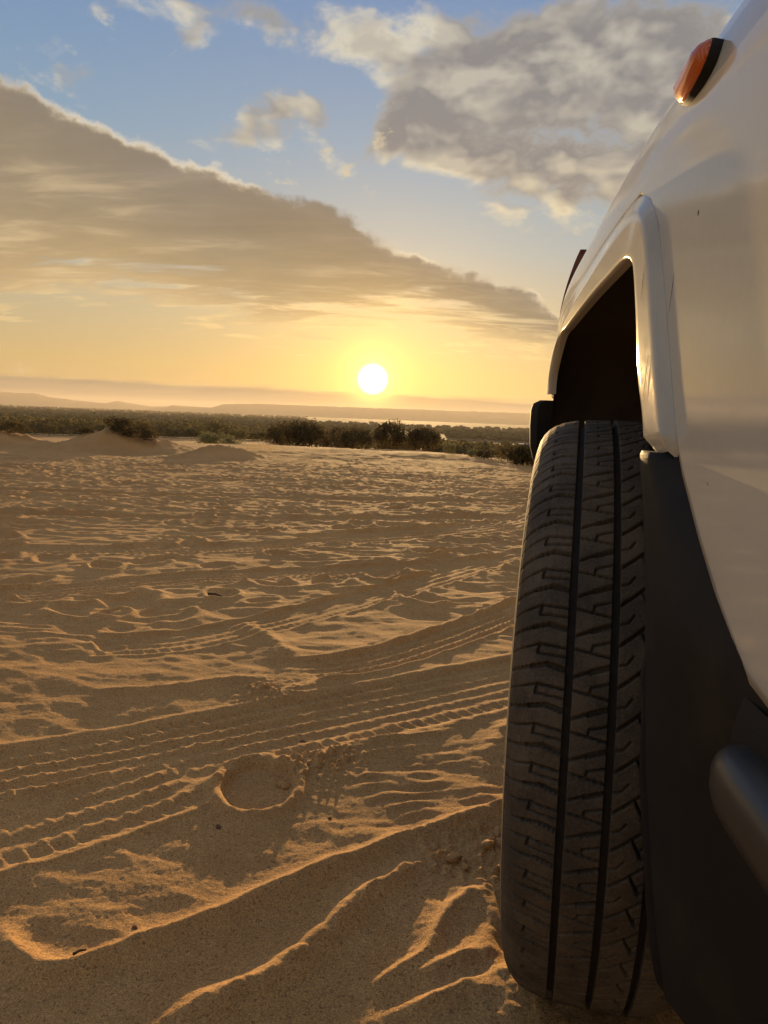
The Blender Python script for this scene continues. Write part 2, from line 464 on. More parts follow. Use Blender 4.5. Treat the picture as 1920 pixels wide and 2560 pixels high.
TRACKS = [  # centre line, half width, ribs, depth
    ([(-1.25, 0.98), (-0.83, 1.185), (-0.47, 1.43), (0.18, 1.91), (0.9, 2.5)], 0.140, 6, 0.0085),
    ([(-1.2, 0.72), (-0.73, 1.03), (-0.55, 1.195), (-0.46, 1.31)], 0.105, 4, 0.0085),
    ([(-0.42, 1.86), (-0.16, 2.05), (0.19, 2.56), (0.5, 3.1)], 0.085, 4, 0.0100),
    ([(-3.0, 1.9), (-1.7, 2.5), (-1.1, 2.98), (-0.23, 3.45), (0.37, 3.9), (1.5, 4.8)], 0.12, 5, 0.009),
    ([(-3.5, 3.3), (-1.9, 3.5), (-0.8, 4.1), (0.6, 5.4), (1.5, 6.5)], 0.14, 5, 0.010),
    ([(-4.5, 4.6), (-2.5, 4.8), (-0.8, 5.3), (1.2, 6.4)], 0.14, 4, 0.012),
    ([(-1.1, 1.95), (-0.75, 2.15), (-0.25, 2.9), (0.5, 4.2)], 0.10, 4, 0.005),
    ([(-6.0, 6.5), (-3.0, 6.4), (0.0, 7.2), (2.4, 8.6)], 0.16, 4, 0.014),
    ([(-0.9, 4.2), (0.45, 5.6), (1.0, 7.5), (1.3, 9.5)], 0.14, 4, 0.012),
]
WHEEL_PSI = R_(9.73)
WHEEL_C = (0.2175, 0.9685, 0.357)

MK = 1.35      # scale of the mound group about the camera's foot
def ground_base(X, Y):
    r = np.hypot(X, Y)
    right = sstep(X / np.maximum(r, 1), -0.05, 0.18)
    z = -0.022 * np.clip(r - 1.9, 0, 8.5) + 0.008 * np.clip(r - 10.4, 0, 6.5) - 0.20 * sstep(r, 9, 20)
    z = z - (sstep(r, 18, 85) * 3.6) * (1 - right) - right * (sstep(r, 14.5, 70) * 4.9)
    z = z - sstep(r, 70, 420) * (9.0 - 1.0 * right)
    z = z + sstep(r, 30, 200) * 0.35 * fbm(X / 40.0, Y / 40.0, 3, 40)
    z = z + 0.10 * sstep(r, 9, 18) * fbm(X / 3.0, Y / 3.0, 3, 44) * (1 - sstep(r, 60, 90))
    # shrub mounds at the edge of the sand
    for (mx, my, rx, ry, h, a) in ((-6.15, 12.1, 0.80, 0.8, 0.34, 0), (-5.6, 12.5, 0.8, 0.7, 0.17, 0), (-3.72, 10.6, 0.42, 0.5, 0.15, 0), (-3.35, 10.7, 0.33, 0.4, 0.10, 0),
                                (-8.35, 12.2, 0.7, 0.7, 0.26, 0), (-0.9, 14.5, 3.0, 2.2, 0.10, 0)):
        mx, my, rx, ry, h = mx * MK, my * MK, rx * MK, ry * MK, h * MK
        q = ((X - mx) / rx) ** 2 + ((Y - my) / ry) ** 2
        z = z + h * np.exp(-q * (1.0 + 0.35 * fbm(X * 1.8, Y * 1.8, 3, 60))) * (1 + 0.22 * fbm(X * 3, Y * 3, 4, 61))
    return z

def ground_height(X, Y):
    r = np.hypot(X, Y)
    z = ground_base(X, Y)
    near = 1 - sstep(r, 12.0, 17.5)
    # trampled, driven-over sand: overlapping soft lumps with sharp crests
    wx = X + 0.10 * fbm(X * 1.3, Y * 1.3, 2, 3); wy = Y + 0.10 * fbm(X * 1.3 + 9, Y * 1.3, 2, 5)
    l1 = fbm(wx * 1.1, wy * 1.7, 3, 10)
    l2 = 1 - np.abs(fbm(wx * 2.3, wy * 4.2, 2, 20)) * 2.0
    l3 = 1 - np.abs(fbm(wx * 5.2, wy * 8.5, 1, 30)) * 2.0
    far = sstep(r, 1.3, 3.2) * (1 + 0.9 * sstep(r, 4.0, 9.5))
    patchy = 0.70 + 0.60 * sstep(fbm(X * 0.45, Y * 0.7, 3, 37), -0.35, 0.35)
    z = z + near * patchy * (l1 * (0.005 + 0.007 * far) + l2 * (0.0020 + 0.0085 * far) + l3 * (0.0030 + 0.0062 * far) + (1 - np.abs(fbm(wx * 10, wy * 17, 1, 35)) * 2) * (0.0013 + 0.0020 * far))
    sl = r < 20
    m = np.nonzero(sl.ravel())[0]
    x, y = X.ravel()[m], Y.ravel()[m]; add = np.zeros(len(m)); mul = np.ones(len(m)); rr = np.hypot(x, y)
    # foot and hoof prints
    pr = np.random.default_rng(5)
    order = np.argsort(y); ys = y[order]
    n = 1300
    for i in range(n):
        py = 1.9 + 14.5 * pr.random() ** 0.8; px = pr.uniform(-0.85, 0.45) * py
        if py < 3.0 and px > -0.75 and pr.random() < 0.7: continue
        a = pr.uniform(0.07, 0.16); b = a * pr.uniform(0.45, 0.8); th = pr.uniform(0, np.pi); dep = pr.uniform(0.006, 0.018) * min(1, 0.5 + py / 8)
        i0, i1 = np.searchsorted(ys, py - 0.4), np.searchsorted(ys, py + 0.4)
        id_ = order[i0:i1]; id_ = id_[np.abs(x[id_] - px) < 0.4]
        dx, dy = x[id_] - px, y[id_] - py
        uu, vv = dx * math.cos(th) + dy * math.sin(th), dy * math.cos(th) - dx * math.sin(th)
        q = np.sqrt((uu / a) ** 2 + (vv / b) ** 2)
        add[id_] += -dep * (1 - sstep(q, 0.55, 1.05)) + dep * 0.65 * np.exp(-((q - 1.18) / 0.22) ** 2)
    # tyre tracks
    for k, (pts, hw, nr, dep) in enumerate(TRACKS):
        P = np.array(pts); sel = (y > P[:, 1].min() - 0.5) & (y < P[:, 1].max() + 0.5)
        id_ = np.nonzero(sel)[0]
        lat, arc, L = dist_poly(x[id_], y[id_], pts)
        q = np.abs(lat) / hw
        inside = 1 - sstep(q, 0.92, 1.06)
        endf = sstep(arc, 0.0, 0.12) * (1 - sstep(arc, L - 0.12, L))
        wob = lat + 0.0035 * perlin(arc * 9, lat * 8, 70 + k)
        rib = np.abs(np.cos(wob / hw * np.pi * nr * 0.5)) ** 2.6
        pit = 0.034
        bars0 = np.maximum(0, np.cos((arc + 0.3 * lat) / pit * 2 * np.pi)) ** 2
        bars = bars0 * (0.35 + 0.65 * sstep(q, 0.45, 0.75)) * sstep(perlin(arc * 5, lat * 12, 170 + k), -0.3, 0.25)
        patch = 0.45 + 0.55 * sstep(fbm(x[id_] * 3.2, y[id_] * 3.2, 2, 80 + k), -0.35, 0.2)
        prof = -dep * 0.55 + dep * (1.15 * rib * (0.72 + 0.28 * bars0) + 0.95 * bars * (1 - rib)) * patch
        mul[id_] *= 1 - 0.85 * inside * endf
        add[id_] = add[id_] * (1 - 0.8 * inside * endf) + inside * endf * prof + endf * dep * 0.55 * np.exp(-((q - 1.12) / 0.10) ** 2)
    # ridges thrown up by the wheels
    for k, (pts, h, w) in enumerate(RIDGES):
        P = np.array(pts); sel = (y > P[:, 1].min() - 0.25) & (y < P[:, 1].max() + 0.25) & (x > P[:, 0].min() - 0.3) & (x < P[:, 0].max() + 0.3)
        id_ = np.nonzero(sel)[0]
        lat, arc, L = dist_poly(x[id_], y[id_], pts)
        wv = w * (1 + 0.35 * perlin(arc * 11, arc * 0 + k, 90 + k))
        lat = lat + 0.005 * fbm(x[id_] * 12, y[id_] * 12, 2, 95 + k)
        endf = sstep(arc, 0.0, 0.10) * (1 - sstep(arc, L - 0.10, L))
        side = np.where(lat > 0, 1.0, 1.5)
        rough = 1 + (0.06 if k in (0, 2, 3, 4) else 0.22) * fbm(x[id_] * 45, y[id_] * 45, 3, 99 + k)
        add[id_] += endf * h * rough * np.exp(-(np.abs(lat) / (wv * side)) ** 1.6)
    # the heel print with its crumbled rim
    dx, dy = x + 0.345, y - 1.262
    c, s = math.cos(0.25), math.sin(0.25)
    uu, vv = dx * c + dy * s, dy * c - dx * s
    q = np.sqrt((uu / 0.074) ** 2 + (vv / 0.100) ** 2) + 0.05 * fbm(x * 22, y * 22, 2, 120)
    ins = 1 - sstep(q, 0.80, 1.02)
    add = add * (1 - ins) - 0.014 * ins + 0.0085 * np.exp(-((q - 1.12) / 0.15) ** 2) * (1 + 0.5 * fbm(x * 40, y * 40, 3, 121))
    mul *= 1 - 0.8 * ins
    # crumbs behind the heel print and beside the wheel ruts
    for cx, cy, rad, amp in ((-0.255, 1.36, 0.07, 0.013), (-0.19, 1.40, 0.05, 0.010), (0.02, 1.08, 0.05, 0.010), (0.12, 1.06, 0.05, 0.012), (0.10, 1.16, 0.05, 0.010), (-0.45, 1.70, 0.08, 0.012)):
        w = np.exp(-((x - cx) ** 2 + (y - cy) ** 2) / rad ** 2)
        add += amp * w * np.maximum(0, fbm(x * 55, y * 55, 3, 130) * 1.6 + 0.2)
    # wind ripples on the flat patch right of the heel print, small shells of crust elsewhere
    w = np.exp(-(((x + 0.02) / 0.17) ** 2 + ((y - 1.33) / 0.16) ** 2))
    add += 0.0032 * w * sstep(fbm(x * 9, y * 9, 2, 141), -0.25, 0.3) * np.sin((y * 0.93 - x * 0.3 + 0.02 * fbm(x * 8, y * 8, 2, 140)) * 2 * np.pi / 0.036)
    nearm = 1 - sstep(rr, 1.6, 3.0)
    add += nearm * (0.0018 * (0.5 - np.abs(fbm(x * 15, y * 24, 2, 150))) + 0.0007 * fbm(x * 110, y * 110, 2, 160)) + 0.0006 * (1 - nearm) * fbm(x * 30, y * 30, 2, 170)
    add += nearm * 0.002 * sstep(fbm(x * 7, y * 11, 3, 180), 0.12, 0.55)
    # under the tyre the sand is pressed down to the rubber
    ex, ey = math.cos(WHEEL_PSI), -math.sin(WHEEL_PSI)
    lx, ly = (x - WHEEL_C[0]) * ex + (y - WHEEL_C[1]) * ey, (x - WHEEL_C[0]) * -ey + (y - WHEEL_C[1]) * ex
    foot = (1 - sstep(np.abs(lx), 0.085, 0.125)) * (1 - sstep(np.abs(ly), 0.08, 0.15))
    zz = z.ravel().copy()
    zz[m] = ground_base(x, y) + (zz[m] - ground_base(x, y)) * mul + add
    zz[m] += 0.024 * np.exp(-((ly + 0.17) / 0.15) ** 2 - ((lx + 0.02) / 0.19) ** 4) * (1 + 0.3 * fbm(x * 18, y * 18, 3, 190))
    zz[m] = zz[m] * (1 - foot) + foot * (-0.008 + 0.4 * zz[m])
    return zz.reshape(X.shape)

def build_ground():
    ys = [-6.0, -3.0, -1.5, -0.7, -0.3, 0.0, 0.2, 0.35, 0.45]
    y = 0.50
    while y < 18:
        ys.append(y); y += 0.0031 * y ** 1.2 if y < 3 else 0.0031 * y ** 1.28
    while y < 9200:
        ys.append(y); y *= 1.035
    ys = np.array(ys)
    t = np.concatenate([np.linspace(-3.2, -1.36, 14)[:-1], np.linspace(-1.36, -0.86, 90)[:-1], np.linspace(-0.86, 0.46, 590), np.linspace(0.46, 3.0, 18)[1:]])
    w = np.maximum(ys, 0.75)
    X = t[None, :] * w[:, None]
    X = np.clip(X, -9000, 9000)
    # keep strictly increasing x after clipping far out
    Y = np.repeat(ys[:, None], len(t), 1)
    for j in range(len(ys)):
        if ys[j] * 3.2 > 9000: X[j] = t / 3.2 * 9000 if False else np.where(np.abs(t) <= 0.9, t * ys[j], np.sign(t) * (0.9 * ys[j] + (np.abs(t) - 0.9) / 2.3 * np.maximum(9300 - 0.9 * ys[j], 10)))
    Z = ground_height(X, Y)
    V = np.stack([X, Y, Z], -1).reshape(-1, 3)
    me = mesh_np('ground', V, grid_faces(len(ys), len(t)), M_sand)
    o = link('ground', me, kind='structure', label='rutted orange sand of the dune top and the valley beyond')
    return o
build_ground()

# ------------------------------------------------------------------ far hills
def hill(name, az0, az1, dist, depth, prof, seed, label, col_mat):
    n, mrows = 220, 26
    az = np.linspace(az0, az1, n)[None, :]; f = np.linspace(0, 1, mrows)[:, None]
    rad = dist + depth * f + 0 * az
    X, Y = rad * np.sin(az), rad * np.cos(az)
    top = np.interp(az[0], prof[0], prof[1])[None, :]
    rise = sstep(f, 0.0, 0.62) ** 0.8
    gul = fbm(az * 160 + 0 * f, f * 5 + 0 * az, 4, seed) * 0.22 * np.sin(np.clip(f / 0.62, 0, 1) * np.pi)
    Z = -16 + (top + 16) * np.clip(rise + gul, 0, 1.2) * (1 + 0.03 * fbm(az * 60 + 0 * f, f * 3 + 0 * az, 3, seed + 3))
    V = np.stack([X, Y, Z], -1).reshape(-1, 3)
    link(name, mesh_np(name, V, grid_faces(mrows, n, flip=True), col_mat), kind='structure', label=label)

def _rock(g, b, co):
    n = g.noise(co, 0.006, 6, 0.6); st = g.noise(g.vscale(co, (0.001, 0.001, 0.06)), 1.0, 4, 0.6)
    g.put(b.inputs['Base Color'], g.mix(g.cl(n * 0.7 + st * 0.5), (0.17, 0.115, 0.075), (0.34, 0.24, 0.155)))
    b.inputs['Roughness'].default_value = 0.95; b.inputs['Specular IOR Level'].default_value = 0.1
M_rock = principled('far_rock', _rock)
YAW = math.radians(5.308)
def azp(px): return math.atan((px - 960) / 1750.0 * 0.992) - YAW
def hgt(px_above, dist): return 0.724 + px_above / 1750.0 * dist
_L = [(-700, 20), (-300, 26), (0, 24), (87, 23), (116, 17), (174, 13), (255, 8), (284, 15), (324, 10), (370, 5), (405, 7), (470, 6), (560, 1), (620, -4)]
hill('mesa_hills', azp(-900), azp(640), 6600, 1500, ([azp(p) for p, _ in _L], [hgt(h, 7500) for _, h in _L]), 200, 'low tan mesas on the horizon left of the sun', M_rock)
_P = [(380, -6), (420, 10), (521, 8), (550, 18), (637, 22), (700, 22), (960, 23), (1324, 24), (1600, 27), (2200, 22), (2800, 15)]
hill('plateau', azp(360), azp(2800), 5200, 1500, ([azp(p) for p, _ in _P], [hgt(h, 6100) for _, h in _P]), 220, 'long flat-topped plateau on the horizon below the sun', M_rock)

# ------------------------------------------------------------------ plants
def leaf_quads(C, N, size, rg):
    """leaf quads at points C with jittered normals N"""
    n = len(C)
    N = N + rg.normal(0, 0.6, (n, 3)); N /= np.linalg.norm(N, axis=1)[:, None] + 1e-9
    a = np.cross(N, rg.normal(0, 1, (n, 3))); a /= np.linalg.norm(a, axis=1)[:, None] + 1e-9
    b = np.cross(N, a)
    s = size * rg.uniform(0.6, 1.35, (n, 1)); l = rg.uniform(0.45, 0.8, (n, 1))
    V = np.stack([C - a * s, C - b * s * l * 0.8, C + a * s, C + b * s * l], 1).reshape(-1, 3)
    F = np.arange(4 * n).reshape(-1, 4)
    return V, F

def crown_points(lobes, n, rg, shell=0.55):
    """points in the volume of several ellipsoid lobes, biased to the shell"""
    w = np.array([l[3] * l[4] * l[5] for l in lobes]) ** 0.7; w /= w.sum()
    idx = rg.choice(len(lobes), n, p=w)
    L = np.array(lobes)[idx]
    dr = rg.normal(0, 1, (n, 3)); dr /= np.linalg.norm(dr, axis=1)[:, None]
    rad = shell + (1 - shell) * rg.random(n) ** 0.6
    rad *= 1 + 0.16 * rg.normal(0, 1, n)
    P = L[:, :3] + dr * L[:, 3:6] * rad[:, None]
    return P, dr

def tube(pts, rads, seg=6):
    pts = np.array(pts, float); n = len(pts); V = []
    for i in range(n):
        t = pts[min(i + 1, n - 1)] - pts[max(i - 1, 0)]; t /= np.linalg.norm(t) + 1e-9
        a = np.cross(t, (0.31, 0.2, 0.93)); a /= np.linalg.norm(a) + 1e-9; b = np.cross(t, a)
        th = np.arange(seg) / seg * 2 * np.pi
        V.append(pts[i] + rads[i] * (np.cos(th)[:, None] * a + np.sin(th)[:, None] * b))
    return np.concatenate(V), grid_faces(n, seg, wrap_c=True)

def join(parts):
    Vs, Fs, o = [], {}, 0
    for V, F in parts:
        Vs.append(V); Fs.setdefault(F.shape[1], []).append(F + o); o += len(V)
    return np.concatenate(Vs), [np.concatenate(f) for f in Fs.values()]

def zg(x, y): return float(ground_base(np.array([x]), np.array([y]))[0])

def shrub(name, x, y, lobes, leaves, size, mat, label, cat, group=None, seed=0, sink=0.03, stems=5):
    """lobes in metres relative to the foot"""
    rg = np.random.default_rng(seed)
    if name == 'mound_shrub':
        x, y, size = x * MK, y * MK, size * MK
        lobes = [tuple(q * MK for q in l) for l in lobes]
    z = zg(x, y)
    root = link(name, None, label=label, cat=cat, group=group, loc=(x, y, z - sink))
    lob = []
    for l in lobes:
        lob.append(l)
        for _ in range(5):
            d = rg.normal(0, 1, 3); d /= np.linalg.norm(d); d[2] = abs(d[2])
            q = rg.uniform(0.35, 0.55)
            lob.append((l[0] + d[0] * l[3] * 0.75, l[1] + d[1] * l[4] * 0.75, l[2] + d[2] * l[5] * 0.75, l[3] * q, l[4] * q, l[5] * q))
    P, N = crown_points(lob, leaves, rg)
    k = P[:, 2] > -0.02; P, N = P[k], N[k]
    V, F = leaf_quads(P, N, size, rg)
    link('crown', mesh_np('crown', V, F, mat, smooth=False), parent=root)
    for i in range(min(stems, 4)):
        l = lobes[i % len(lobes)]
        e = np.array(l[:3]) + rg.normal(0, 0.3, 3) * np.array(l[3:6])
        f = np.array([l[0] * 0.6 + rg.normal(0, 0.05), l[1] * 0.6 + rg.normal(0, 0.05), -0.05])
        md = (e + f) / 2 + rg.normal(0, 0.04, 3)
        r0 = 0.03 * max(0.5, l[5])
        V, F = tube([f, md, e], [r0, r0 * 0.7, r0 * 0.3], 5)
        link('stem' if cat != 'tree' else 'trunk', mesh_np('stem', V, F, M_bark), parent=root)
        if cat == 'tree': break
    return root

def pt(px, dist):
    """ground position under a horizontal bearing, given in pixels of the photograph's horizon, at a distance"""
    a = azp(px)
    return dist * math.sin(a), dist * math.cos(a)

# scrub on the two mounds (nearest plants)
shrub('mound_shrub', -5.60, 11.85, [(-0.36, 0.10, 0.20, 0.16, 0.2, 0.13), (-0.14, 0.05, 0.14, 0.24, 0.24, 0.15), (0.12, 0.0, 0.08, 0.25, 0.24, 0.15), (0.36, 0.0, 0.0, 0.18, 0.2, 0.12)], 5200, 0.015, M_leaf,
      'dark shrub spilling down the right slope of the tall sand mound', 'shrub', seed=1, sink=0.02, stems=4)
shrub('mound_shrub', -6.45, 11.95, [(0, 0, 0.02, 0.16, 0.2, 0.07)], 900, 0.013, M_leaf, 'low scrap of scrub on the left crest of the tall sand mound', 'shrub', seed=2, sink=0.03)
shrub('mound_shrub', -8.25, 12.15, [(-0.2, 0, 0.12, 0.30, 0.3, 0.14), (0.25, 0, 0.06, 0.33, 0.3, 0.12)], 3600, 0.015, M_leaf, 'dark shrub on the mound at the left edge of the photo', 'shrub', seed=3)
shrub('mound_shrub', -8.05, 11.3, [(0, 0, 0.05, 0.16, 0.15, 0.09)], 800, 0.013, M_leaf, 'small dark tuft low in front of the left-edge mound', 'shrub', seed=4)
# bushes just behind the brow of the dune
for i, (px, dist, w, h, lab) in enumerate([
        (968, 26.0, 0.62, 0.78, 'tallest round bush on the brow, right below the sun'),
        (1050, 25.0, 0.62, 0.62, 'second round bush on the brow, right of the tallest one'),
        (1118, 17.5, 0.16, 0.20, 'tiny pale bush on the brow right of the two round bushes'),
        (1180, 15.0, 0.15, 0.13, 'small pale tuft on the sloping brow, left of a darker tuft'),
        (1206, 14.0, 0.14, 0.12, 'small darker tuft on the sloping brow'),
        (1265, 13.6, 0.26, 0.30, 'left one of two scrub bushes nearest the car bumper'),
        (1312, 13.0, 0.30, 0.30, 'right one of two scrub bushes nearest the car bumper'),
        (880, 34.0, 0.9, 0.85, 'bush left of the tallest round bush, under the sun'),
        (835, 40.0, 1.0, 0.95, 'bush in the row on the brow, third left of the tallest round bush'),
        (768, 30.0, 0.75, 0.85, 'dense bush at the right end of the dark row behind the flat sand'),
        (722, 30.0, 0.75, 0.85, 'dense bush in the middle of the dark row behind the flat sand'),
        (690, 33.0, 0.6, 0.8, 'dense bush at the left end of the dark row behind the flat sand')]):
    dist, w, h = dist * MK, w * MK, h * MK
    x, y = pt(px, dist)
    z0 = zg(x, y)
    # foot on the falling ground, crown tall enough to show over the brow
    lift = h + max(0.0, 0.35 * (-z0))
    lob = [(0, 0, lift * 0.55, w, w, lift * 0.5), (w * 0.5, 0.1, lift * 0.4, w * 0.6, w * 0.6, lift * 0.4), (-w * 0.5, 0, lift * 0.42, w * 0.55, w * 0.6, lift * 0.42)]
    mt = M_pale if 'pale' in lab else M_leaf
    shrub('brow_bush', x, y, lob, 3800 if w > 0.4 else 900, 0.05 * w + 0.012, mt, lab, 'bush', 'bushes along the brow of the dune', seed=20 + i)
x, y = pt(540, 60)
shrub('broom_bush', x, y, [(-1.0, 0, 0.9, 1.0, 0.9, 0.75), (0.3, 0, 1.0, 1.1, 0.9, 0.8), (1.4, 0, 0.75, 0.8, 0.8, 0.55)], 4200, 0.07, M_pale, 'pale flowering bush at the far edge of the flat sand', 'bush', seed=50)

# dry grass tufts lit from behind (a fringe nobody could count)
def grass():
    rg = np.random.default_rng(9); n = 900
    px = rg.uniform(570, 760, n); dist = rg.uniform(17.5, 26, n)
    az = np.arctan((px - 960) / 1750.0 * 0.992) - YAW
    x, y = dist * np.sin(az), dist * np.cos(az)
    z = ground_base(x, y)
    h = rg.uniform(0.03, 0.20, n) * np.exp(-((px - 645) / 50) ** 2) + 0.02
    lean = rg.normal(0, 0.05, (n, 2)); w = 0.0024
    b = np.stack([x, y, z - 0.01], -1)
    V = np.stack([b + [[-w, 0, 0]], b + [[w, 0, 0]], b + np.stack([lean[:, 0], lean[:, 1], h], -1)], 1).reshape(-1, 3)
    link('dry_grass', mesh_np('dry_grass', V, np.arange(3 * n).reshape(-1, 3), M_grass, smooth=False), kind='stuff', label='thin dry grass on the brow, lit from behind')
grass()

# trees of the oasis one can still tell apart
TREES = [(1187, 640, 6.5, 'lone rounded tree standing above the far fields near the car'),
         (240, 125, 3.6, 'dark tree right behind the tall sand mound'), (110, 118, 3.2, 'dark tree between the two shrubby mounds'),
         (60, 122, 3.4, 'dark tree above the left-edge mound'), (420, 115, 3.4, 'dark tree left of the pale flowering bush'),
         (470, 118, 3.3, 'second dark tree left of the pale flowering bush'), (585, 98, 3.2, 'dark tree behind the pale flowering bush'),
         (640, 95, 3.4, 'dark tree right of the pale flowering bush'), (905, 80, 2.9, 'hazy tree directly below the sun, behind the bushes'),
         (1010, 78, 2.6, 'hazy tree between the two round brow bushes'), (1130, 92, 2.6, 'tree at the left end of the dark wood near the car'),
         (1230, 88, 2.4, 'tree in the middle of the dark wood near the car'), (1300, 90, 2.5, 'tree at the right end of the dark wood by the bumper')]
for i, (px, dist, h, lab) in enumerate(TREES):
    h = h * (0.7 if dist < 200 else 1.0); x, y = pt(px, dist * 1.15); r = h * 0.6
    shrub('oasis_tree', x, y, [(0, 0, h * 0.62, r, r, h * 0.36), (r * 0.6, 0, h * 0.5, r * 0.6, r * 0.6, h * 0.3), (-r * 0.6, 0, h * 0.52, r * 0.6, r * 0.6, h * 0.3)], 2600, 0.035 * h, M_leaf2, lab, 'tree', 'trees at the near edge of the oasis', seed=80 + i)

# the wood that fills the valley: one mass
def wood():
    rg = np.random.default_rng(31)
    # leafy crowns nearby
    cen = []
    def place(n, pa, pb, da, db, hmin, hmax, clear=0.0):
        px = rg.uniform(pa, pb, n * 2); dist = da * (db / da) ** rg.random(n * 2)
        az = np.arctan((px - 960) / 1750.0 * 0.992) - YAW
        x, y = dist * np.sin(az), dist * np.cos(az)
        gap = fbm(x / 90.0, y / 160.0, 3, 300)
        k = gap > clear
        x, y = x[k][:n], y[k][:n]
        z = ground_base(x, y); h = rg.uniform(hmin, hmax, len(x))
        return np.stack([x, y, z, h], -1)
    near = np.concatenate([place(460, -260, 900, 150, 360, 2.6, 4.4, -0.15), place(260, 950, 1700, 92, 190, 1.3, 2.3, -0.4), place(120, 620, 1000, 160, 420, 1.6, 3.0, 0.0)])
    m = 95
    C = np.repeat(near, m, 0); dr = rg.normal(0, 1, (len(C), 3)); dr /= np.linalg.norm(dr, axis=1)[:, None]
    lump = 1 + 0.25 * np.sin(dr[:, 0] * 5 + C[:, 0]) * np.cos(dr[:, 2] * 6 + C[:, 1])
    P = C[:, :3] + np.stack([0 * C[:, 3], 0 * C[:, 3], C[:, 3] * 0.55], -1) + dr * C[:, 3:4] * np.array([[0.62, 0.62, 0.45]]) * (lump * rg.uniform(0.7, 1.05, len(C)))[:, None]
    V1, F1 = leaf_quads(P, dr, 0.34, rg)
    link('valley_wood', mesh_np('valley_wood', V1, F1, M_leaf2, smooth=False), kind='stuff', label='near belt of dense green trees on the valley floor')
    # far canopy: many small lumpy crowns
    far = np.concatenate([place(2600, -400, 760, 300, 4200, 4.0, 7.0, -0.30), place(900, 700, 2000, 520, 1300, 4.0, 6.5, -0.05), place(500, 700, 2000, 170, 420, 2.0, 3.6, 0.22)])
    ph = (1 + 5 ** 0.5) / 2
    iv = np.array([(-1, ph, 0), (1, ph, 0), (-1, -ph, 0), (1, -ph, 0), (0, -1, ph), (0, 1, ph), (0, -1, -ph), (0, 1, -ph), (ph, 0, -1), (ph, 0, 1), (-ph, 0, -1), (-ph, 0, 1)], float); iv /= np.linalg.norm(iv[0])
    ifc = np.array([(0, 11, 5), (0, 5, 1), (0, 1, 7), (0, 7, 10), (0, 10, 11), (1, 5, 9), (5, 11, 4), (11, 10, 2), (10, 7, 6), (7, 1, 8), (3, 9, 4), (3, 4, 2), (3, 2, 6), (3, 6, 8), (3, 8, 9), (4, 9, 5), (2, 4, 11), (6, 2, 10), (8, 6, 7), (9, 8, 1)])
    n = len(far); sc = rg.uniform(0.75, 1.3, (n, 12, 1))
    V = far[:, None, :3] + iv[None] * sc * far[:, None, 3:4] * np.array([0.85, 0.85, 0.55]) + np.stack([0 * far[:, 3], 0 * far[:, 3], far[:, 3] * 0.45], -1)[:, None]
    F = (ifc[None] + 12 * np.arange(n)[:, None, None]).reshape(-1, 3)
    link('far_wood', mesh_np('far_wood', V.reshape(-1, 3), F, M_leaf2, smooth=False), kind='stuff', label='far canopy of the palm valley fading into haze')
wood()

# ------------------------------------------------------------------ small far houses
def house(px, dist, w, d, h, label):
    x, y = pt(px, dist); z = zg(x, y)
    root = link('far_house', None, label=label, cat='house', loc=(x, y, z))
    def box(x0, x1, y0, y1, z0, z1):
        V = np.array([(a, b, c) for a in (x0, x1) for b in (y0, y1) for c in (z0, z1)], float)
        F = np.array([(0, 1, 3, 2), (4, 6, 7, 5), (0, 4, 5, 1), (2, 3, 7, 6), (0, 2, 6, 4), (1, 5, 7, 3)])
        return V, F
    V, F = box(-w / 2, w / 2, 0, d, -1.0, h); link('wall', mesh_np('wall', V, F, M_house, False), parent=root)
    V, F = box(-w / 2 - 0.15, w / 2 + 0.15, -0.15, d + 0.15, h + 0.003, h + 0.35); link('roof', mesh_np('roof', V, F, M_house, False), parent=root)
    k = max(1, int(w / 3))
    for i in range(k):
        cx = -w / 2 + (i + 0.5) * w / k
        V, F = box(cx - 0.5, cx + 0.5, -0.06, 0.1, h * 0.35, h * 0.75); link('window', mesh_np('window', V, F, M_void, False), parent=root)
house(1312, 260, 6.0, 5, 2.4, 'small pale house in the fields beside the car bumper')
house(1030, 700, 7.0, 5, 3.2, 'tiny pale house left of its larger twin below the right of the sun')
house(1052, 690, 10.0, 6, 3.0, 'wider of two tiny pale houses below the right of the sun')
house(903, 420, 3.0, 3, 2.0, 'tiny pale hut catching the light straight below the sun')

# ------------------------------------------------------------------ the car
CAR_LOC = Vector((1.04, 0.30, 0.0))
car = link('parked_car', None, label='dusty white off-road car seen along its left front wheel', cat='car', loc=CAR_LOC)
def part(name, V, F, mat, parent=None, smooth=True, label=None, mods=None, rot=None):
    """V in world coordinates; stored relative to the car"""
    par = parent or car
    V = np.asarray(V, float) - np.array(CAR_LOC)
    o = link(name, mesh_np(name, V, F, mat, smooth), parent=par, label=label)
    return o

CLX = 1.04
PROF = np.array([(0.560, 0.176), (0.60, 0.1715), (0.65, 0.169), (0.75, 0.167), (0.85, 0.167), (0.92, 0.168), (0.96, 0.1700), (0.985, 0.1735), (1.005, 0.1785), (1.022, 0.186), (1.036, 0.1955),
                 (1.048, 0.208), (1.058, 0.224), (1.066, 0.245), (1.073, 0.275), (1.080, 0.33), (1.088, 0.42), (1.096, 0.55), (1.104, 0.75), (1.108, 1.04)])
def plan_off(Y):
    return np.where(Y > 1.15, 0.33 * (Y - 1.15) ** 2, 0.0)
def drop(Y):
    return 0.055 * sstep(Y, 0.72, 1.35)
ZL_Y = [-1.0, 0.20, 0.357, 0.400, 0.446, 0.49, 0.530, 0.5485, 0.5574, 0.5752, 0.5981, 0.6203, 0.6543, 0.6891, 0.7309, 0.8029, 0.9062, 1.0392, 1.1421, 1.229, 1.3066, 1.3482, 1.3653, 1.40, 2.0]
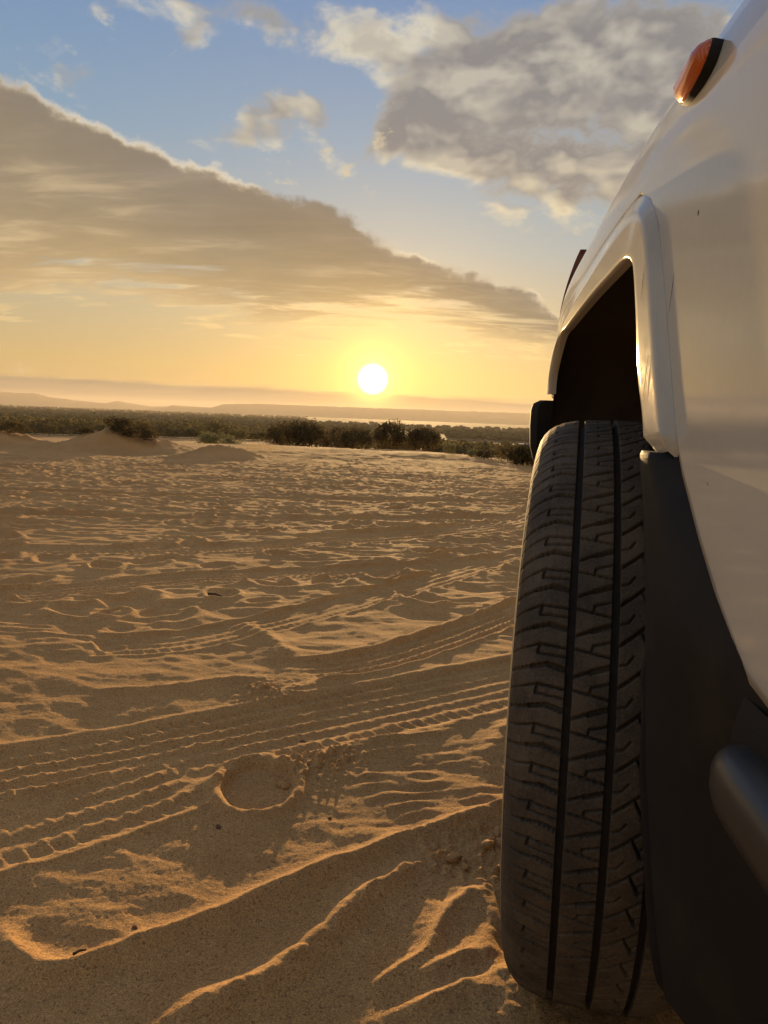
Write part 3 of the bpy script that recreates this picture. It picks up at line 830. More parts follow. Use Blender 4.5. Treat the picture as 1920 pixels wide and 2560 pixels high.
ZL_Z = [0.570, 0.572, 0.576, 0.584, 0.617, 0.655, 0.692, 0.7156, 0.7336, 0.7678, 0.8105, 0.849, 0.9009, 0.9293, 0.9473, 0.9468, 0.9404, 0.9287, 0.9187, 0.9007, 0.8733, 0.8271, 0.7801, 0.775, 0.775]
_pl = np.concatenate([[0], np.cumsum(np.hypot(np.diff(PROF[:, 0]), np.diff(PROF[:, 1])))])
def body_x(Y, z):
    return np.interp(z + drop(Y), PROF[:, 0], PROF[:, 1]) + plan_off(Y)

def body_panel(Ys, s_hi, ns, lower=True, s_lo=None):
    rows = []
    for Y in Ys:
        zl = np.interp(Y, ZL_Y, ZL_Z)
        s0 = np.interp(zl + drop(np.array(Y)), PROF[:, 0], _pl) if lower else s_lo
        s = s0 + (s_hi - s0) * np.linspace(0, 1, ns)
        # smooth the profile by local averaging
        z = sum(np.interp(s + o, _pl, PROF[:, 0]) for o in (-0.008, -0.004, 0, 0.004, 0.008)) / 5
        x = sum(np.interp(s + o, _pl, PROF[:, 1]) for o in (-0.008, -0.004, 0, 0.004, 0.008)) / 5
        if lower:
            z[0] = zl + float(drop(np.array(Y))); x[0] = np.interp(z[0], PROF[:, 0], PROF[:, 1])
        x = x + plan_off(np.array(Y)); z = z - drop(np.array(Y))
        pts = np.stack([x, np.full(ns, Y), z], -1)
        if lower:
            fl = pts[:1].copy(); fl[0, 0] += 0.012; fl[0, 2] += 0.001
            pts = np.concatenate([fl, pts])
        rows.append(pts)
    n = len(rows[0])
    return np.concatenate(rows), grid_faces(len(rows), n, flip=True)

S_SEAM = float(np.interp(0.30, PROF[:, 1][4:], _pl[4:]))
Yf = np.unique(np.concatenate([np.linspace(0.16, 0.54, 60), np.array(ZL_Y[6:24]), np.linspace(0.54, 0.80, 80), np.linspace(0.80, 1.40, 70), np.linspace(1.40, 1.86, 36)]))
Yf = Yf[(Yf >= 0.16) & (Yf <= 1.86)]
V, F = body_panel(Yf, S_SEAM, 84); fender = part('fender', V, F, M_paint)
Yd = np.linspace(-1.0, 0.154, 40)
V, F = body_panel(Yd, S_SEAM, 70); door = part('front_door', V, F, M_paint)
V, F = body_panel(np.linspace(0.36, 1.86, 60), float(_pl[-1]), 40, lower=False, s_lo=S_SEAM + 0.006)
V2 = V.copy(); V2[:, 0] = 2 * CLX - V2[:, 0]
part('bonnet', *join([(V, F), (V2, F[:, ::-1])]), M_paint)
V, F = body_panel(np.linspace(-1.0, 1.86, 60), S_SEAM, 40, lower=False, s_lo=0.0)
V[:, 0] = 2 * CLX - V[:, 0]; part('far_side_panel', V, F[:, ::-1], M_paint)
# cabin above the waist line
def loft(sections):
    n = len(sections[0]); V = np.concatenate([np.array(s, float) for s in sections])
    return V, grid_faces(len(sections), n)
def rect(x0, x1, y0, y1, z): return [(x0, y0, z), (x1, y0, z), (x1, y1, z), (x0, y1, z), (x0, y0, z)]
V, F = loft([rect(0.31, 1.77, -1.0, 0.36, 1.078), rect(0.33, 1.75, -1.0, 0.30, 1.14), rect(0.42, 1.66, -1.0, -0.16, 1.62), rect(0.46, 1.62, -0.98, -0.24, 1.68), rect(0.9, 1.1, -0.9, -0.5, 1.70)])
cab = part('cabin', V, F, M_paint, smooth=False)
V = np.array([(0.42, 0.285, 1.165), (1.66, 0.285, 1.165), (1.60, -0.13, 1.59), (0.48, -0.13, 1.59)]) + np.array([0, 0.012, 0.008])
part('windscreen', V, np.array([(0, 1, 2, 3)]), M_glass, smooth=False)
V = np.array([(0.328, 0.20, 1.15), (0.41, -0.20, 1.58), (0.41, -0.95, 1.58), (0.328, -0.95, 1.15)]) + np.array([-0.006, 0, 0])
part('side_window', V, np.array([(0, 1, 2, 3)]), M_glass, smooth=False)
# inner structure that keeps daylight out of the engine bay and the cabin floor
V, F = loft([rect(0.62, 1.46, -1.0, 1.80, 0.42), rect(0.62, 1.46, -1.0, 1.80, 1.00)])
part('chassis', V, [F, np.array([(0, 1, 2, 3)]), np.array([(8, 7, 6, 5)])], M_liner, smooth=False)
V, F = loft([rect(0.20, 1.88, -1.0, 0.36, 0.50), rect(0.20, 1.88, -1.0, 0.36, 0.572)])
part('floor_pan', V, [F, np.array([(0, 1, 2, 3)]), np.array([(8, 7, 6, 5)])], M_liner, smooth=False)
V = np.array([(0.20, 0.36, 0.42), (0.70, 0.36, 0.42), (0.70, 0.36, 1.05), (0.20, 0.36, 1.05)])
part('bulkhead', V, np.array([(0, 1, 2, 3)]), M_liner, smooth=False)

# wheel-arch flare (swept between the arch edge, the crease and the body)
FO = [(0.157, 0.6028, 0.7164), (0.157, 0.6122, 0.7336), (0.157, 0.6393, 0.7717), (0.157, 0.6605, 0.8188), (0.157, 0.6804, 0.8571), (0.157, 0.6934, 0.8739), (0.157, 0.7114, 0.8822), (0.1582, 0.7424, 0.8867), (0.1594, 0.8079, 0.8857), (0.1607, 0.9022, 0.883), (0.1619, 1.0193, 0.8764), (0.1631, 1.1116, 0.8704), (0.1643, 1.1784, 0.8664), (0.1656, 1.2417, 0.8392), (0.1668, 1.2851, 0.8083), (0.168, 1.2995, 0.7773)]
FC = [(0.1565, 0.5519, 0.7196), (0.1565, 0.5608, 0.7348), (0.1565, 0.5799, 0.7677), (0.1565, 0.6038, 0.811), (0.1565, 0.6245, 0.8496), (0.1565, 0.6511, 0.8933), (0.1565, 0.6732, 0.9127), (0.1577, 0.7074, 0.9239), (0.1589, 0.7779, 0.9239), (0.1602, 0.8696, 0.9159), (0.1614, 0.9902, 0.9019), (0.1626, 1.0817, 0.8929), (0.1638, 1.1597, 0.8784), (0.1651, 1.2480, 0.8550), (0.1663, 1.300, 0.8180), (0.1675, 1.3200, 0.777)]
FB = [(0.167, 0.5485, 0.7156), (0.1672, 0.5574, 0.7336), (0.1673, 0.5752, 0.7678), (0.1675, 0.5981, 0.8105), (0.1677, 0.6203, 0.849), (0.1678, 0.6543, 0.9009), (0.168, 0.6891, 0.9293), (0.1691, 0.7309, 0.9473), (0.1702, 0.8029, 0.9468), (0.1713, 0.9062, 0.9404), (0.1724, 1.0392, 0.9287), (0.1736, 1.1421, 0.9187), (0.1747, 1.229, 0.9007), (0.1758, 1.3066, 0.8733), (0.1769, 1.3482, 0.8271), (0.178, 1.3653, 0.7801)]
def dense(P, k=7):
    P = np.array(P); n = len(P); e = np.concatenate([[2 * P[0] - P[1]], P, [2 * P[-1] - P[-2]]])
    out = []
    for i in range(n - 1):
        for f in np.arange(k) / k:
            p0, p1, p2, p3 = e[i:i + 4]
            out.append(0.5 * (2 * p1 + (p2 - p0) * f + (2 * p0 - 5 * p1 + 4 * p2 - p3) * f ** 2 + (3 * p1 - p0 - 3 * p2 + p3) * f ** 3))
    out.append(P[-1])
    return np.array(out)
O_, C_, B_ = dense(FO), dense(FC), dense(FB)
def soften(P, n=14):
    P = P.copy()
    for _ in range(n): P[1:-1] = 0.25 * P[:-2] + 0.5 * P[1:-1] + 0.25 * P[2:]
    return P
C_, B_ = soften(C_), soften(B_)
B_[:, 0] = body_x(B_[:, 1], B_[:, 2]) + 0.001
tip = sstep(np.arange(len(O_)), 0, 5)[:, None]                       # lower rear end tapers on to the trim below
mid = O_ * 0.5 + C_ * 0.5; mid[:, 0] -= 0.0015
nrm = C_ - O_; nrm[:, 0] = 0; nrm /= np.linalg.norm(nrm, axis=1)[:, None]
rows = []
lipw = 0.010
rows.append(O_ + np.array([0.013, 0, 0]) - nrm * 0.001)                # inside return
rows.append(O_ + np.array([0.006, 0, 0]) - nrm * 0.000)
rows.append(O_ + np.array([0.0008, 0, 0]) + nrm * 0.0010)
rows.append(O_ + nrm * 0.0030)
rows.append(O_ * 0.8 + C_ * 0.2)
rows.append(O_ * 0.2 + C_ * 0.8)
rows.append(C_ - nrm * 0.0030)
rows.append(C_ + np.array([0.0006, 0, 0]))
rows.append(C_ * 0.80 + B_ * 0.20)
rows.append(C_ * 0.20 + B_ * 0.80)
rows.append(B_ - np.array([0.0012, 0, 0]))
rows.append(B_ + np.array([0.004, 0, 0]) + nrm * 0.003)
A = np.stack(rows, 1)
# bottom end cap drawn in towards the body
cap = A[0].copy(); cap[:, 2] -= 0.013; cap[:, 0] = cap[:, 0] * 0.4 + 0.170 * 0.6; cap[:, 1] = cap[:, 1] * 0.55 + 0.560 * 0.45
A = np.concatenate([cap[None], A], 0)
part('wheel_arch_flare', A.reshape(-1, 3), grid_faces(A.shape[0], A.shape[1], flip=True), M_paint)

# wheel-well liner
Ol = dense(FO, 4); ln = dense(FC, 4) - Ol; ln[:, 0] = 0; ln /= np.linalg.norm(ln, axis=1)[:, None]
low_r = np.array([(0.157, 0.565, 0.62), (0.157, 0.545, 0.50), (0.157, 0.55, 0.40)])[::-1]
low_f = np.array([(0.17, 1.34, 0.70), (0.17, 1.355, 0.60), (0.17, 1.36, 0.45)])
path = np.concatenate([low_r, Ol, low_f]); lnn = np.concatenate([np.zeros((3, 3)), ln, np.zeros((3, 3))])
cols = []
for dx, off in ((0.010, 0.002), (0.016, 0.016), (0.10, 0.026), (0.22, 0.024), (0.34, 0.020), (0.42, 0.0), (0.45, -0.06), (0.455, -0.30)):
    q = path + lnn * off; q[:, 0] += dx
    if off < -0.01:
        c = np.array([0, 0.95, 0.60]); v = c - q; v[:, 0] = 0; q = q + v * (-off)
    q = q + np.array([0, 1, 1]) * (0.006 * np.stack([perlin(q[:, 1] * 9 + dx * 20, q[:, 2] * 9, 400)] * 3, -1))
    cols.append(q)
A = np.stack(cols, 1)
part('wheel_well_liner', A.reshape(-1, 3), grid_faces(A.shape[0], A.shape[1]), M_liner)
# sagging lower flap of the liner and a suspension strut inside the well
V, F = tube([(0.50, 0.95, 0.50), (0.50, 0.93, 0.98)], [0.05, 0.05], 14); part('strut', V, F, M_liner)
th = np.linspace(0, 2 * np.pi, 20)
V = np.concatenate([np.stack([0.36 + 0.05 * np.cos(th) * k, np.full(20, 1.335 - 0.014 * (1 - k)), 0.80 + 0.035 * np.sin(th) * k], -1) for k in (1.0, 0.8, 0.55, 0.3)])
part('liner_boss', V, grid_faces(4, 20), M_liner)

# bumper end beyond the wheel
sec = [(0.000, 0.766), (0.012, 0.767), (0.002, 0.760)]
bo = []
for Y, off in ((1.345, 0.010), (1.352, 0.0), (1.45, 0.008), (1.6, 0.045), (1.75, 0.11), (1.88, 0.21), (1.97, 0.36), (2.02, 0.60), (2.04, 1.04)):
    zz = [0.768, 0.767, 0.762, 0.750, 0.72, 0.68, 0.655, 0.635, 0.60, 0.50, 0.42]
    xx = [0.24, 0.160, 0.150, 0.1465, 0.1465, 0.149, 0.156, 0.166, 0.180, 0.195, 0.22]
    bo.append([(x + off, Y, z) for x, z in zip(xx, zz)])
V, F = loft(bo); capv = np.array(bo[0]); cen = np.array([(0.36, 1.346, 0.768), (0.36, 1.346, 0.42)])
nb = len(bo[0]); base = len(V)
inner = capv.copy(); inner[:, 0] = 0.40
V2 = np.concatenate([V, capv, inner])
F2 = np.concatenate([F[:, ::-1], np.array([(base + i, base + i + 1, base + nb + i + 1, base + nb + i) for i in range(nb - 1)])])
part('front_bumper', V2, F2, M_plastic)
tl = np.array([r[1] for r in bo]); tr_ = tl.copy(); tr_[:, 0] = 1.04; tl[:, 2] = tr_[:, 2] = 0.7675
part('bumper_top', np.concatenate([tl, tr_]), grid_faces(2, len(bo)), M_plastic, smooth=False)

# black trim between arch and sill
TL = np.array([(0.608, 0.7035), (0.604, 0.690), (0.586, 0.662), (0.560, 0.600), (0.537, 0.530), (0.530, 0.47), (0.524, 0.40), (0.519, 0.34), (0.512, 0.285)])
TR = np.array([(0.553, 0.7035), (0.541, 0.693), (0.500, 0.660), (0.446, 0.617), (0.400, 0.582), (0.330, 0.560), (0.33, 0.48), (0.34, 0.37), (0.36, 0.268)])
def trim():
    k = 48; t = np.linspace(0, 1, len(TL)); tt = np.linspace(0, 1, k)
    L = np.stack([np.interp(tt, t, TL[:, i]) for i in (0, 1)], -1); Rr = np.stack([np.interp(tt, t, TR[:, i]) for i in (0, 1)], -1)
    cols = []
    for f, x in ((0.0, 0.185), (0.0, 0.1590), (0.02, 0.1572), (0.25, 0.1560), (0.52, 0.1562), (0.60, 0.1568), (0.68, 0.1588), (0.85, 0.164), (1.06, 0.1725)):
        q = L + (Rr - L) * f
        cols.append(np.stack([np.full(k, x), q[:, 0], q[:, 1]], -1))
    A = np.stack(cols, 1)
    A[..., 0] += 0.05 * sstep(-A[..., 2], -0.60, -0.47) * np.array([0, 0, 0, 0.35, 0.8, 0.9, 1, 1, 1])
    A[..., 0] += np.interp(A[..., 2], [0.28, 0.34, 0.40, 0.47, 0.53], [0.030, 0.019, 0.011, 0.003, 0.0])
    top = A[:1].copy(); top[0, :, 0] = np.maximum(top[0, :, 0], 0.172); top[0, :, 2] += 0.001
    edge = A[:1].copy(); edge[0, :, 2] += 0.0015; edge[0, :, 0] += 0.0012
    A[0, :, 2] -= 0.002
    A = np.concatenate([top, edge, A], 0)
    part('arch_trim', A.reshape(-1, 3), grid_faces(A.shape[0], A.shape[1], flip=True), M_plastic)
trim()
# mud flap: a thick rubber plate behind the wheel
def flap():
    zs = np.array([0.60, 0.53, 0.47, 0.40, 0.34, 0.300, 0.279, 0.268, 0.2625]); xl = np.array([0.170, 0.1575, 0.1615, 0.168, 0.1765, 0.182, 0.187, 0.196, 0.210])
    zz = np.linspace(0.60, 0.2625, 40); xx = np.interp(-zz, -zs, xl)
    cols = []
    for f in (0.0, 0.02, 0.1, 0.3, 0.6, 1.0):
        x = xx + (0.52 - xx) * f
        bow = -0.010 * np.sin(np.clip(f * 3, 0, 1) * np.pi) - 0.012 * (0.6 - zz) / 0.34
        cols.append(np.stack([x, 0.545 + bow + 0.003 * np.sin(zz * 60 + f * 9), zz], -1))
    A = np.stack(cols, 1)
    B = A + np.array([0.0, 0.007, 0.0])
    n = A.shape[1]
    ring = np.concatenate([A, B[:, ::-1]], 1)
    V = ring.reshape(-1, 3); F = grid_faces(ring.shape[0], 2 * n, wrap_c=True, flip=True)
    last = (ring.shape[0] - 1) * 2 * n
    Fb = np.array([(last + i, last + i + 1, last + 2 * n - 2 - i, last + 2 * n - 1 - i) for i in range(n - 1)])
    part('mud_flap', V, np.concatenate([F, Fb]), M_plastic)
flap()
# sill behind the trim, and the side step
V, F = loft([[(0.173, y, 0.575), (0.168, y, 0.555), (0.172, y, 0.50), (0.20, y, 0.46), (0.30, y, 0.44)] for y in (-1.0, 0.30, 0.40)])
part('sill', V, F[:, ::-1], M_plastic)
def step_bar():
    prof = [(0.215, 0.556), (0.165, 0.556), (0.152, 0.5545), (0.1465, 0.550), (0.1445, 0.544), (0.1445, 0.532), (0.147, 0.524), (0.154, 0.520), (0.215, 0.518), (0.215, 0.556)]
    P = np.array(prof); c = np.array([0.19, 0.537]); secs = []
    for Y, k in ((-1.0, 1), (0.30, 1), (0.345, 0.995), (0.364, 0.97), (0.376, 0.90), (0.384, 0.78), (0.388, 0.50), (0.3895, 0.0)):
        q = c + (P - c) * np.array([k, 0.35 + 0.65 * k])
        secs.append(np.stack([q[:, 0], np.full(len(P), Y), q[:, 1]], -1))
    V, F = loft(secs)
    part('side_step', V, F, M_step)
step_bar()

# side marker lamp on the fender
def marker():
    Yc, zc = 0.590, 0.990
    x0 = float(body_x(np.array(Yc), np.array(zc)))
    up = np.array([float(body_x(np.array(Yc), np.array(zc + 0.01)) - body_x(np.array(Yc), np.array(zc - 0.01))), 0, 0.02]); up /= np.linalg.norm(up)
    fw = np.array([0, 1.0, -0.26]); fw -= up * (fw @ up); fw /= np.linalg.norm(fw)
    out = np.cross(fw, up); out = out if out[0] < 0 else -out
    ring = [(-0.050, 0.000), (-0.047, 0.008), (-0.036, 0.0125), (-0.015, 0.0150), (0.012, 0.0150), (0.034, 0.0125), (0.047, 0.0065), (0.051, 0.0), (0.047, -0.0065), (0.034, -0.0115), (0.012, -0.0145), (-0.015, -0.0145), (-0.036, -0.012), (-0.047, -0.0075)]
    Rg = np.array(ring) * np.array([0.74, 0.95])
    org = np.array([x0, Yc, zc])
    def ringat(k, h, ky=1.0): return org + np.outer(Rg[:, 0] * k, fw) + np.outer(Rg[:, 1] * k * ky, up) + out * h
    secs = [ringat(1.03, -0.006), ringat(1.03, 0.004), ringat(1.00, 0.0055)]
    V = np.concatenate(secs); root = part('side_marker_lamp', V, grid_faces(3, 14, wrap_c=True), M_plastic)
    secs = [ringat(0.985, 0.004), ringat(0.975, 0.007), ringat(0.955, 0.0082, 0.97), ringat(0.88, 0.0125, 0.72), ringat(0.84, 0.0135, 0.62), ringat(0.70, 0.0155, 0.30), ringat(0.66, 0.0157, 0.02)]
    V = np.concatenate(secs); part('lens', V, grid_faces(7, 14, wrap_c=True), M_amber, parent=root, smooth=True)
marker()

# corner lamp at the front of the fender
def corner_lamp():
    rows = []
    n = 11
    for i, Y in enumerate(np.linspace(1.50, 1.70, 9)):
        f = np.linspace(0, 1, n); z = 0.945 + 0.130 * f
        bulge = 0.012 * np.sin(f * np.pi) ** 0.7 * np.sin((i + 0.5) / 9 * np.pi) ** 0.5
        xo = 0.2255 + (z - 0.935) * 0.245 + 0.22 * (Y - 1.60) - bulge
        out_ = np.stack([xo, np.full(n, Y), z], -1)
        inn = np.stack([xo[::-1] + 0.035 + 0.03 * f[::-1], np.full(n, Y), z[::-1]], -1)
        rows.append(np.concatenate([out_, inn]))
    V = np.concatenate(rows); m = 2 * n
    F = grid_faces(9, m, wrap_c=True, flip=True)
    caps = [np.array([(k * m + i, k * m + i + 1, k * m + m - 2 - i, k * m + m - 1 - i) for i in range(n - 1)]) for k in (0, 8)]
    part('corner_lamp', V, np.concatenate([F, caps[0][:, ::-1], caps[1]]), M_red)
    # lamp pod behind the lens, part of the wing's front corner
corner_lamp()

# hairline scratches in the paint
def scratch(pts, r=0.00022):
    P = []
    for Y, z, flare in pts:
        x = 0.1562 if flare else float(body_x(np.array(Y), np.array(z)))
        P.append((x - 0.0001, Y, z))
    V, F = tube(P, [r * 0.3] + [r] * (len(P) - 2) + [r * 0.3], 5)
    part('scratch', V, F, M_twig)
scratch([(0.590, 0.845, 0), (0.5915, 0.832, 0), (0.594, 0.815, 0)], 0.00022)
scratch([(0.640, 0.862, 1), (0.6415, 0.848, 1), (0.6425, 0.832, 1)], 0.00022)
scratch([(0.603, 0.783, 1), (0.6055, 0.765, 1), (0.608, 0.745, 1)], 0.00022)
scratch([(0.478, 0.690, 0), (0.476, 0.6885, 0), (0.474, 0.688, 0)], 0.0002)
scratch([(0.545, 0.880, 0), (0.5452, 0.878, 0), (0.5454, 0.876, 0)], 0.0005)

# ------------------------------------------------------------------ the wheel
TR_R = 0.375
NP = 63
PITCH = 2 * math.pi / NP
def tyre_drop(t):
    return np.interp(np.abs(t), [0, 0.030, 0.045, 0.058, 0.068, 0.076, 0.082, 0.0865, 0.0895], [0, 0.0006, 0.0020, 0.0046, 0.0085, 0.0140, 0.0205, 0.029, 0.040])
wheel = None
def seg_d(px, py, a, b):
    a, b = np.array(a), np.array(b); e = b - a; l2 = (e ** 2).sum() + 1e-12
    t = np.clip(((px - a[0]) * e[0] + (py - a[1]) * e[1]) / l2, 0, 1)
    return np.hypot(px - a[0] - t * e[0], py - a[1] - t * e[1])
PM = PITCH * TR_R   # metres per pitch
def carve(s, t, lines):
    """s in pitches (periodic), t lateral metres -> depth"""
    dep = np.zeros_like(s)
    for (s0, t0, s1, t1, w, d) in lines:
        for k in (-2, -1, 0, 1, 2):
            dist = seg_d(s * PM, t, ((s0 + k) * PM, t0), ((s1 + k) * PM, t1))
            dep = np.maximum(dep, 1.35 * d * (1 - sstep(dist, w * 0.62 - 0.0003, w * 0.62 + 0.0006)))
    return dep
G1, G2, G3, GW = -0.0373, 0.0, 0.0373, 0.0037   # groove centres and half width
def shoulder(sign):
    L = [(0.00, -0.0415, 0.10, -0.0560, 0.0036, 0.006), (0.10, -0.0560, 0.02, -0.0700, 0.0030, 0.006), (0.02, -0.0700, -0.12, -0.0900, 0.0022, 0.004),
         (0.52, -0.0415, 0.60, -0.0640, 0.0015, 0.005), (0.60, -0.0640, 0.50, -0.0760, 0.0013, 0.004), (0.50, -0.0760, 0.40, -0.0890, 0.0011, 0.003),
         (0.60, -0.0640, 0.36, -0.0655, 0.0015, 0.004), (0.36, -0.0655, 0.30, -0.0415, 0.0013, 0.004)]
    return [(a, b * sign * -1 if sign > 0 else b, c, d * sign * -1 if sign > 0 else d, w, dp) for a, b, c, d, w, dp in L]
RIB2 = [(-0.16, -0.0335, 0.02, -0.0190, 0.0018, 0.005), (0.00, -0.0190, 0.16, -0.0040, 0.0034, 0.006),
        (-0.47, -0.0335, -0.61, -0.0040, 0.0014, 0.005), (-0.24, -0.0040, -0.36, -0.0180, 0.0013, 0.004), (-0.36, -0.0180, -0.54, -0.0195, 0.0013, 0.004)]
RIB3 = [(-0.30, 0.0040, -0.05, 0.0150, 0.0018, 0.005), (-0.05, 0.0150, 0.42, 0.0335, 0.0017, 0.005), (0.12, 0.0215, -0.38, 0.0300, 0.0014, 0.005),
        (-0.78, 0.0040, -0.72, 0.0110, 0.0011, 0.003), (-0.72, 0.0110, -0.52, 0.0160, 0.0011, 0.003), (-0.05, 0.0335, -0.12, 0.0290, 0.0011, 0.003), (-0.12, 0.0290, -0.36, 0.0275, 0.0011, 0.003),
        (-0.38, 0.0300, -0.30, 0.0335, 0.0014, 0.004)]

def build_wheel():
    global wheel
    psi = WHEEL_PSI
    # carcass with groove floor, sidewalls and bead
    prof = []
    for t in np.linspace(-0.082, 0.082, 41): prof.append((t, TR_R - tyre_drop(t) - 0.0100))
    side = [(0.0868, 0.0335), (0.0895, 0.0405), (0.0905, 0.046), (0.0893, 0.0475), (0.0898, 0.052), (0.0925, 0.066), (0.0938, 0.082), (0.0925, 0.100), (0.0885, 0.120), (0.0835, 0.138), (0.0815, 0.150), (0.0845, 0.158), (0.0820, 0.168), (0.0740, 0.170)]
    prof = [(-t, TR_R - d) for t, d in side[::-1]] + prof + [(t, TR_R - d) for t, d in side]
    prof = np.array(prof); n = 240
    ph = np.arange(n) / n * 2 * np.pi
    V = np.stack([np.repeat(prof[None, :, 0], n, 0), -np.cos(ph)[:, None] * prof[None, :, 1], np.sin(ph)[:, None] * prof[None, :, 1]], -1)
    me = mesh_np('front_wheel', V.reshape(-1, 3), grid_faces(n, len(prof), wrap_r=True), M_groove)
    wheel = link('front_wheel', me, parent=car, label='dusty narrow road tyre turned to the right')
    wheel.location = Vector(WHEEL_C) - CAR_LOC
    wheel.rotation_euler = (0, R_(-0.9), -psi)
    wheel.scale = (1.05, 1, 1)
    # ribs
    f0, f1 = -19, 21
    s = np.concatenate([np.arange(f0 * 36, f1 * 36) / 36.0, np.arange(f1 * 8, (NP + f0) * 8 + 1) / 8.0])
    s = s[:-1]
    ph = s * PITCH
    rgp = np.random.default_rng(3)
    for (ta, tb, n, lines, e0, e1) in ((-0.0890, G1 - GW, 74, shoulder(-1), False, True), (G1 + GW, G2 - GW, 46, RIB2, True, True), (G2 + GW, G3 - GW, 46, RIB3, True, True), (G3 + GW, 0.0890, 74, shoulder(1), True, False)):
        t = np.linspace(ta, tb, n)
        SS, TT = np.meshgrid(s, t, indexing='ij')
        jit = 0.06 * np.sin(s * 2 * np.pi * 5 / NP)[:, None]
        dep = carve((SS + jit) % 1.0, TT, lines)
        rad = TR_R - tyre_drop(TT) - dep
        rad -= 0.0003 * np.abs(perlin(SS * 3.1, TT * 160, 500))
        if e0: TT = np.concatenate([TT[:, :1] - 0.0008, TT[:, :1] - 0.0002, TT], 1); rad = np.concatenate([rad[:, :1] - 0.0105, rad[:, :1] - 0.0008, rad], 1)
        if e1: TT = np.concatenate([TT, TT[:, -1:] + 0.0002, TT[:, -1:] + 0.0008], 1); rad = np.concatenate([rad, rad[:, -1:] - 0.0008, rad[:, -1:] - 0.0105], 1)
        V = np.stack([TT, -np.cos(ph)[:, None] * rad, np.sin(ph)[:, None] * rad], -1)
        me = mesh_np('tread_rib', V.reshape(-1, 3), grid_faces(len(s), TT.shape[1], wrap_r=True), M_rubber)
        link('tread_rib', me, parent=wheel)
    # rim
    pr = np.array([(-0.074, 0.204), (-0.066, 0.198), (-0.060, 0.188), (-0.03, 0.182), (-0.02, 0.150), (-0.028, 0.120), (-0.034, 0.08), (-0.030, 0.04), (-0.045, 0.034), (-0.048, 0.0)])
    ph = np.arange(48) / 48 * 2 * np.pi
    V = np.stack([np.repeat(pr[None, :, 0], 48, 0), -np.cos(ph)[:, None] * pr[None, :, 1], np.sin(ph)[:, None] * pr[None, :, 1]], -1)
    link('rim', mesh_np('rim', V.reshape(-1, 3), grid_faces(48, len(pr), wrap_r=True), M_steel), parent=wheel)
build_wheel()

# ------------------------------------------------------------------ pebbles, crumbs and twigs on the sand
def gh(x, y): return float(ground_height(np.array([[x]]), np.array([[y]]))[0, 0])
def lump(name, x, y, r, mat, label, cat, seed, squash=0.6, group=None):
    rg = np.random.default_rng(seed); nu, nv = 12, 8
    u = np.linspace(0, 2 * np.pi, nu, endpoint=False)[None, :]; v = np.linspace(0.02, np.pi - 0.02, nv)[:, None]
    d = np.stack([np.sin(v) * np.cos(u), np.sin(v) * np.sin(u), np.cos(v) + 0 * u], -1)
    a = rg.normal(0, 1, (4, 3)); k = 1 + sum(0.13 * np.sin(d @ q * 2.6 + i) for i, q in enumerate(a))
    V = d * k[..., None] * r * np.array([1.25, 0.85, squash])
    link(name, mesh_np(name, V.reshape(-1, 3), grid_faces(nv, nu, wrap_c=True), mat), label=label, cat=cat, group=group, loc=(x, y, gh(x, y) + r * squash * 0.25), rot=(0, 0, rg.uniform(0, 6)))
lump('pebble', -0.372, 1.108, 0.0055, M_stone, 'brown pebble just in front of the heel print', 'pebble', 1)
lump('sand_crumb', -0.300, 1.285, 0.012, M_sand, 'oval crumb of crusted sand lying inside the heel print', 'crumb', 2, 0.5)
lump('pebble', -0.185, 1.165, 0.0035, M_stone, 'tiny dark pebble right of the heel print', 'pebble', 3)
lump('pebble', -0.30, 1.465, 0.005, M_stone, 'dark pebble above the crumbled rim of the heel print', 'pebble', 4)
lump('pebble', -0.405, 0.855, 0.0045, M_stone, 'tiny dark pebble beside the long ridge', 'pebble', 5)
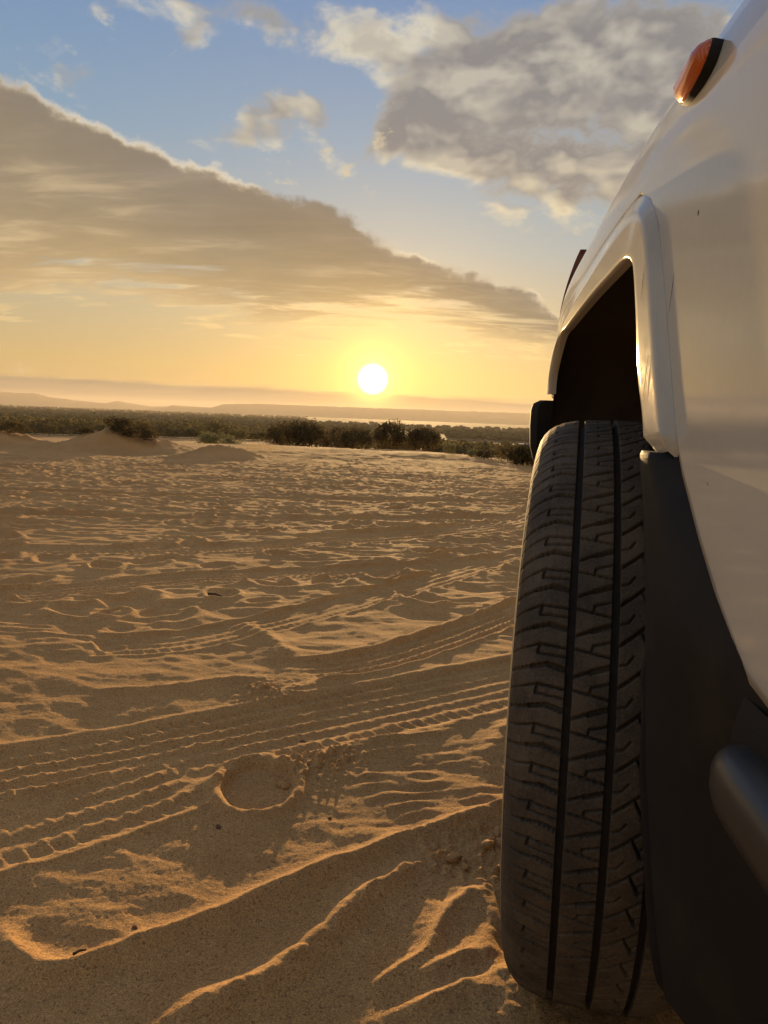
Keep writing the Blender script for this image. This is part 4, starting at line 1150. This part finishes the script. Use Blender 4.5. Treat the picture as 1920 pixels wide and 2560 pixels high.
for i, (x, y, r, lab) in enumerate([(-0.262, 1.352, 0.010, 'leftmost crumb of broken crust behind the heel print'), (-0.245, 1.338, 0.008, 'nearest crumb of broken crust right behind the heel print'),
                                  (-0.232, 1.362, 0.009, 'third crumb of broken crust from the left behind the heel print'), (-0.20, 1.385, 0.008, 'rightmost crumb of broken crust, farthest from the heel print')]):
    lump('sand_crumb', x, y, r, M_sand, lab, 'crumb', 10 + i, 0.6, 'crumbs behind the heel print')
for i, (x, y, r, lab) in enumerate([(0.035, 1.075, 0.011, 'largest crumb of crust at the upper end of the second ridge'), (0.055, 1.060, 0.007, 'small crumb of crust below the largest one at the second ridge'),
                                  (0.095, 1.120, 0.010, 'crumb of crust between the second ridge and the tyre'), (0.118, 1.135, 0.008, 'crumb of crust nearest the tyre sidewall'),
                                  (-0.452, 1.735, 0.010, 'dark crumb on the rough heap above the tyre tracks')]):
    lump('sand_crumb', x, y, r, M_sand, lab, 'crumb', 40 + i, 0.65, 'crumbs of crust on the ridges')
def twig(p, q, r, label):
    a = np.array([*p, gh(*p) + r * 1.5]); b = np.array([*q, gh(*q) + r * 1.5])
    V, F = tube([a, (a + b) / 2 + np.array([0, 0, r]), b], [r, r * 0.9, r * 0.5], 6)
    link('twig', mesh_np('twig', V, F, M_twig), label=label, cat='twig')
twig((-0.455, 0.783), (-0.447, 0.800), 0.0022, 'short dark twig at the bend of the long ridge')
twig((-0.93, 2.62), (-0.87, 2.63), 0.005, 'dark twig lying far out on the trampled sand')

# ------------------------------------------------------------------ dusty air
def haze():
    x0, x1, y0, y1, z0, z1 = -10500, 10500, -60, 10500, -24, 122
    V = np.array([(a, b, c) for a in (x0, x1) for b in (y0, y1) for c in (z0, z1)], float)
    F = np.array([(0, 1, 3, 2), (4, 6, 7, 5), (0, 4, 5, 1), (2, 3, 7, 6), (0, 2, 6, 4), (1, 5, 7, 3)])
    m = bpy.data.materials.new('dusty_air'); m.use_nodes = True
    nt = m.node_tree; nt.nodes.clear()
    o = nt.nodes.new('ShaderNodeOutputMaterial'); v = nt.nodes.new('ShaderNodeVolumePrincipled')
    v.inputs['Color'].default_value = (0.80, 0.73, 0.63, 1)
    v.inputs['Density'].default_value = 0.00011
    v.inputs['Anisotropy'].default_value = 0.35
    nt.links.new(v.outputs[0], o.inputs['Volume'])
    link('haze', mesh_np('haze', V, F, m, False), kind='stuff', label='warm dusty evening air over the valley')
haze()
